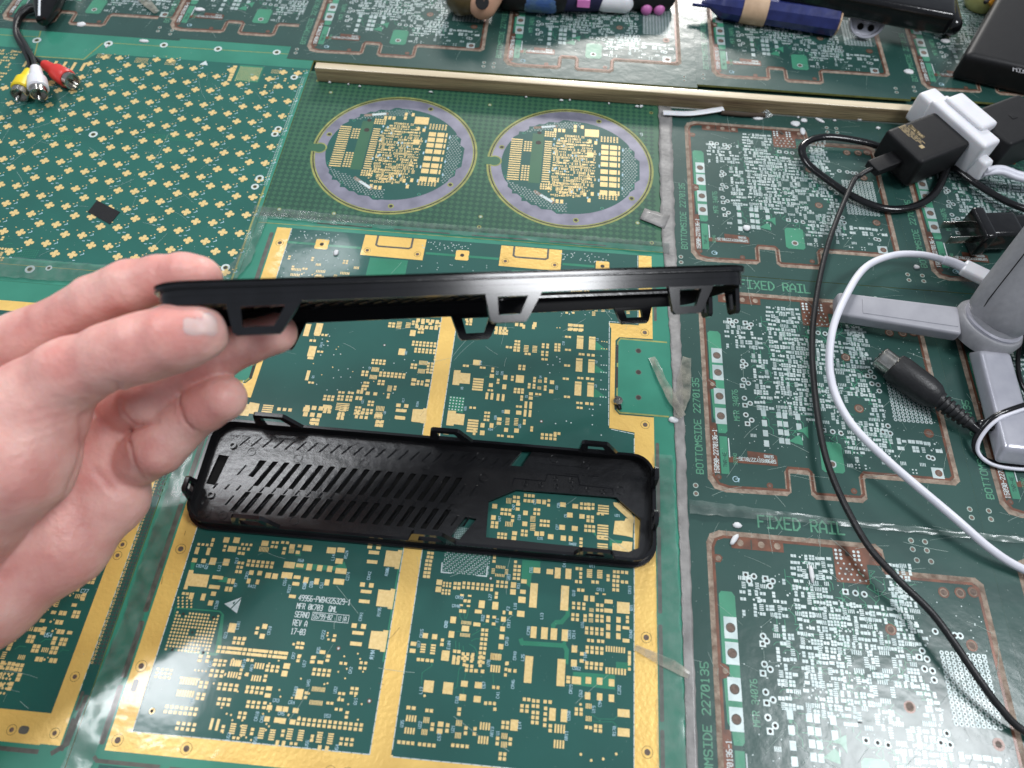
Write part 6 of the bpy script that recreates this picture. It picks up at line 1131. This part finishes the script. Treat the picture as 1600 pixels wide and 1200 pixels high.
for ax_ in range(3):
    for u in (0, 1):
        for v_ in (0, 1):
            o0 = [0, 0, 0]; o1 = [0, 0, 0]; oth = [k for k in range(3) if k != ax_]; o0[oth[0]] = o1[oth[0]] = u; o0[oth[1]] = o1[oth[1]] = v_; o1[ax_] = 1
            A_, B_ = sl(SDF, *o0), sl(SDF, *o1); cr_ = ((A_ < 0) != (B_ < 0)) & act
            t = np.where(cr_, A_ / np.where(np.abs(A_ - B_) < 1e-6, 1, A_ - B_), 0)
            for k in range(3): acc[..., k] += np.where(cr_, (t if k == ax_ else o0[k]), 0)
            ne += cr_
idx3 = np.full(act.shape, -1, np.int64); ii = np.argwhere(act); idx3[act] = np.arange(len(ii))
HVv = (ii + acc[act] / np.maximum(ne[act], 1)[:, None]) * HG + lo_
HF = []
for ax_ in range(3):
    b, c = (ax_ + 1) % 3, (ax_ + 2) % 3
    S0 = [slice(None)] * 3; S1 = [slice(None)] * 3; S0[ax_] = slice(0, -1); S1[ax_] = slice(1, None)
    e = np.argwhere(ins[tuple(S0)] != ins[tuple(S1)]); 
    e = e[(e[:, b] > 0) & (e[:, c] > 0) & (e[:, b] < SDF.shape[b] - 1) & (e[:, c] < SDF.shape[c] - 1)]
    def gi(db, dc):
        q = e.copy(); q[:, b] += db; q[:, c] += dc; return idx3[q[:, 0], q[:, 1], q[:, 2]]
    quad = np.stack([gi(-1, -1), gi(0, -1), gi(0, 0), gi(-1, 0)], 1); fl = ins[e[:, 0], e[:, 1], e[:, 2]]
    quad[~fl] = quad[~fl][:, ::-1]; HF.append(quad[(quad >= 0).all(1)])
HF = np.concatenate(HF)
def skin_mat(name, c0, c1, nail=False):
    m, N, L, b = nt(name); b.inputs['Roughness'].default_value = .42 if nail else .44; b.inputs['Specular IOR Level'].default_value = .42
    tc = N.new('ShaderNodeTexCoord'); n = N.new('ShaderNodeTexNoise'); n.inputs['Scale'].default_value = 55; n.inputs['Detail'].default_value = 5; L.new(tc.outputs['Object'], n.inputs['Vector'])
    r = ramp2(N, L, n.outputs[0], c0, c1, .36, .62); L.new(r.outputs[0], b.inputs['Base Color'])
    n2 = N.new('ShaderNodeTexNoise'); n2.inputs['Scale'].default_value = 900; n2.inputs['Detail'].default_value = 3; L.new(tc.outputs['Object'], n2.inputs['Vector'])
    n3 = N.new('ShaderNodeTexVoronoi'); n3.inputs['Scale'].default_value = 420; L.new(tc.outputs['Object'], n3.inputs['Vector'])
    ad = N.new('ShaderNodeMath'); ad.operation = 'ADD'; L.new(n2.outputs[0], ad.inputs[0]); L.new(n3.outputs[0], ad.inputs[1])
    bp = N.new('ShaderNodeBump'); bp.inputs['Strength'].default_value = .02 if nail else .16; bp.inputs['Distance'].default_value = .001; L.new(ad.outputs[0], bp.inputs['Height']); L.new(bp.outputs[0], b.inputs['Normal'])
    b.inputs['Subsurface Weight'].default_value = .5; b.inputs['Subsurface Radius'].default_value = (1, .32, .18); b.inputs['Subsurface Scale'].default_value = .006
    return m
m_skin = skin_mat('skin', (.70, .315, .275), (.82, .475, .415)); m_nail = skin_mat('nail', (.88, .47, .43), (.90, .52, .48), True)
hand = mk('person', HVv, HF.tolist(), m_skin, smooth=True)
tagp(hand, 'bare left hand reaching in from the left and pinching the held black cover', 'person')
sm = hand.modifiers.new('s', 'SMOOTH'); sm.factor = .5; sm.iterations = 2
# thumb nail: a thin curved plate lying on the thumb
NU, NV_ = 14, 10; V = []; F = []
for lay in (0, 1):
    for i in range(NU):
        for j in range(NV_):
            u, v = i / (NU - 1) * 2 - 1, j / (NV_ - 1) * 2 - 1
            uu, v2 = u, v * math.sqrt(max(0, 1 - max(0, abs(u) - .45) ** 2 * 2.2))
            px = 311 + 28 * uu + 3 * v2; py = 506 + 19 * v2 + 1.5 * uu
            p = hit(px, py); p = p if p is not None else CW(px, py, 24)
            d = (CAMP - p); d /= np.linalg.norm(d); V.append(p + d * ((.014 if max(abs(u), abs(v)) < .95 else .0) if lay else -.05))
for lay in (0, 1):
    for i in range(NU - 1):
        for j in range(NV_ - 1):
            a = lay * NU * NV_ + i * NV_ + j; q = (a, a + 1, a + NV_ + 1, a + NV_); F.append(q if lay else q[::-1])
nl = mk('thumbnail', V, F, m_nail, hand, smooth=True)
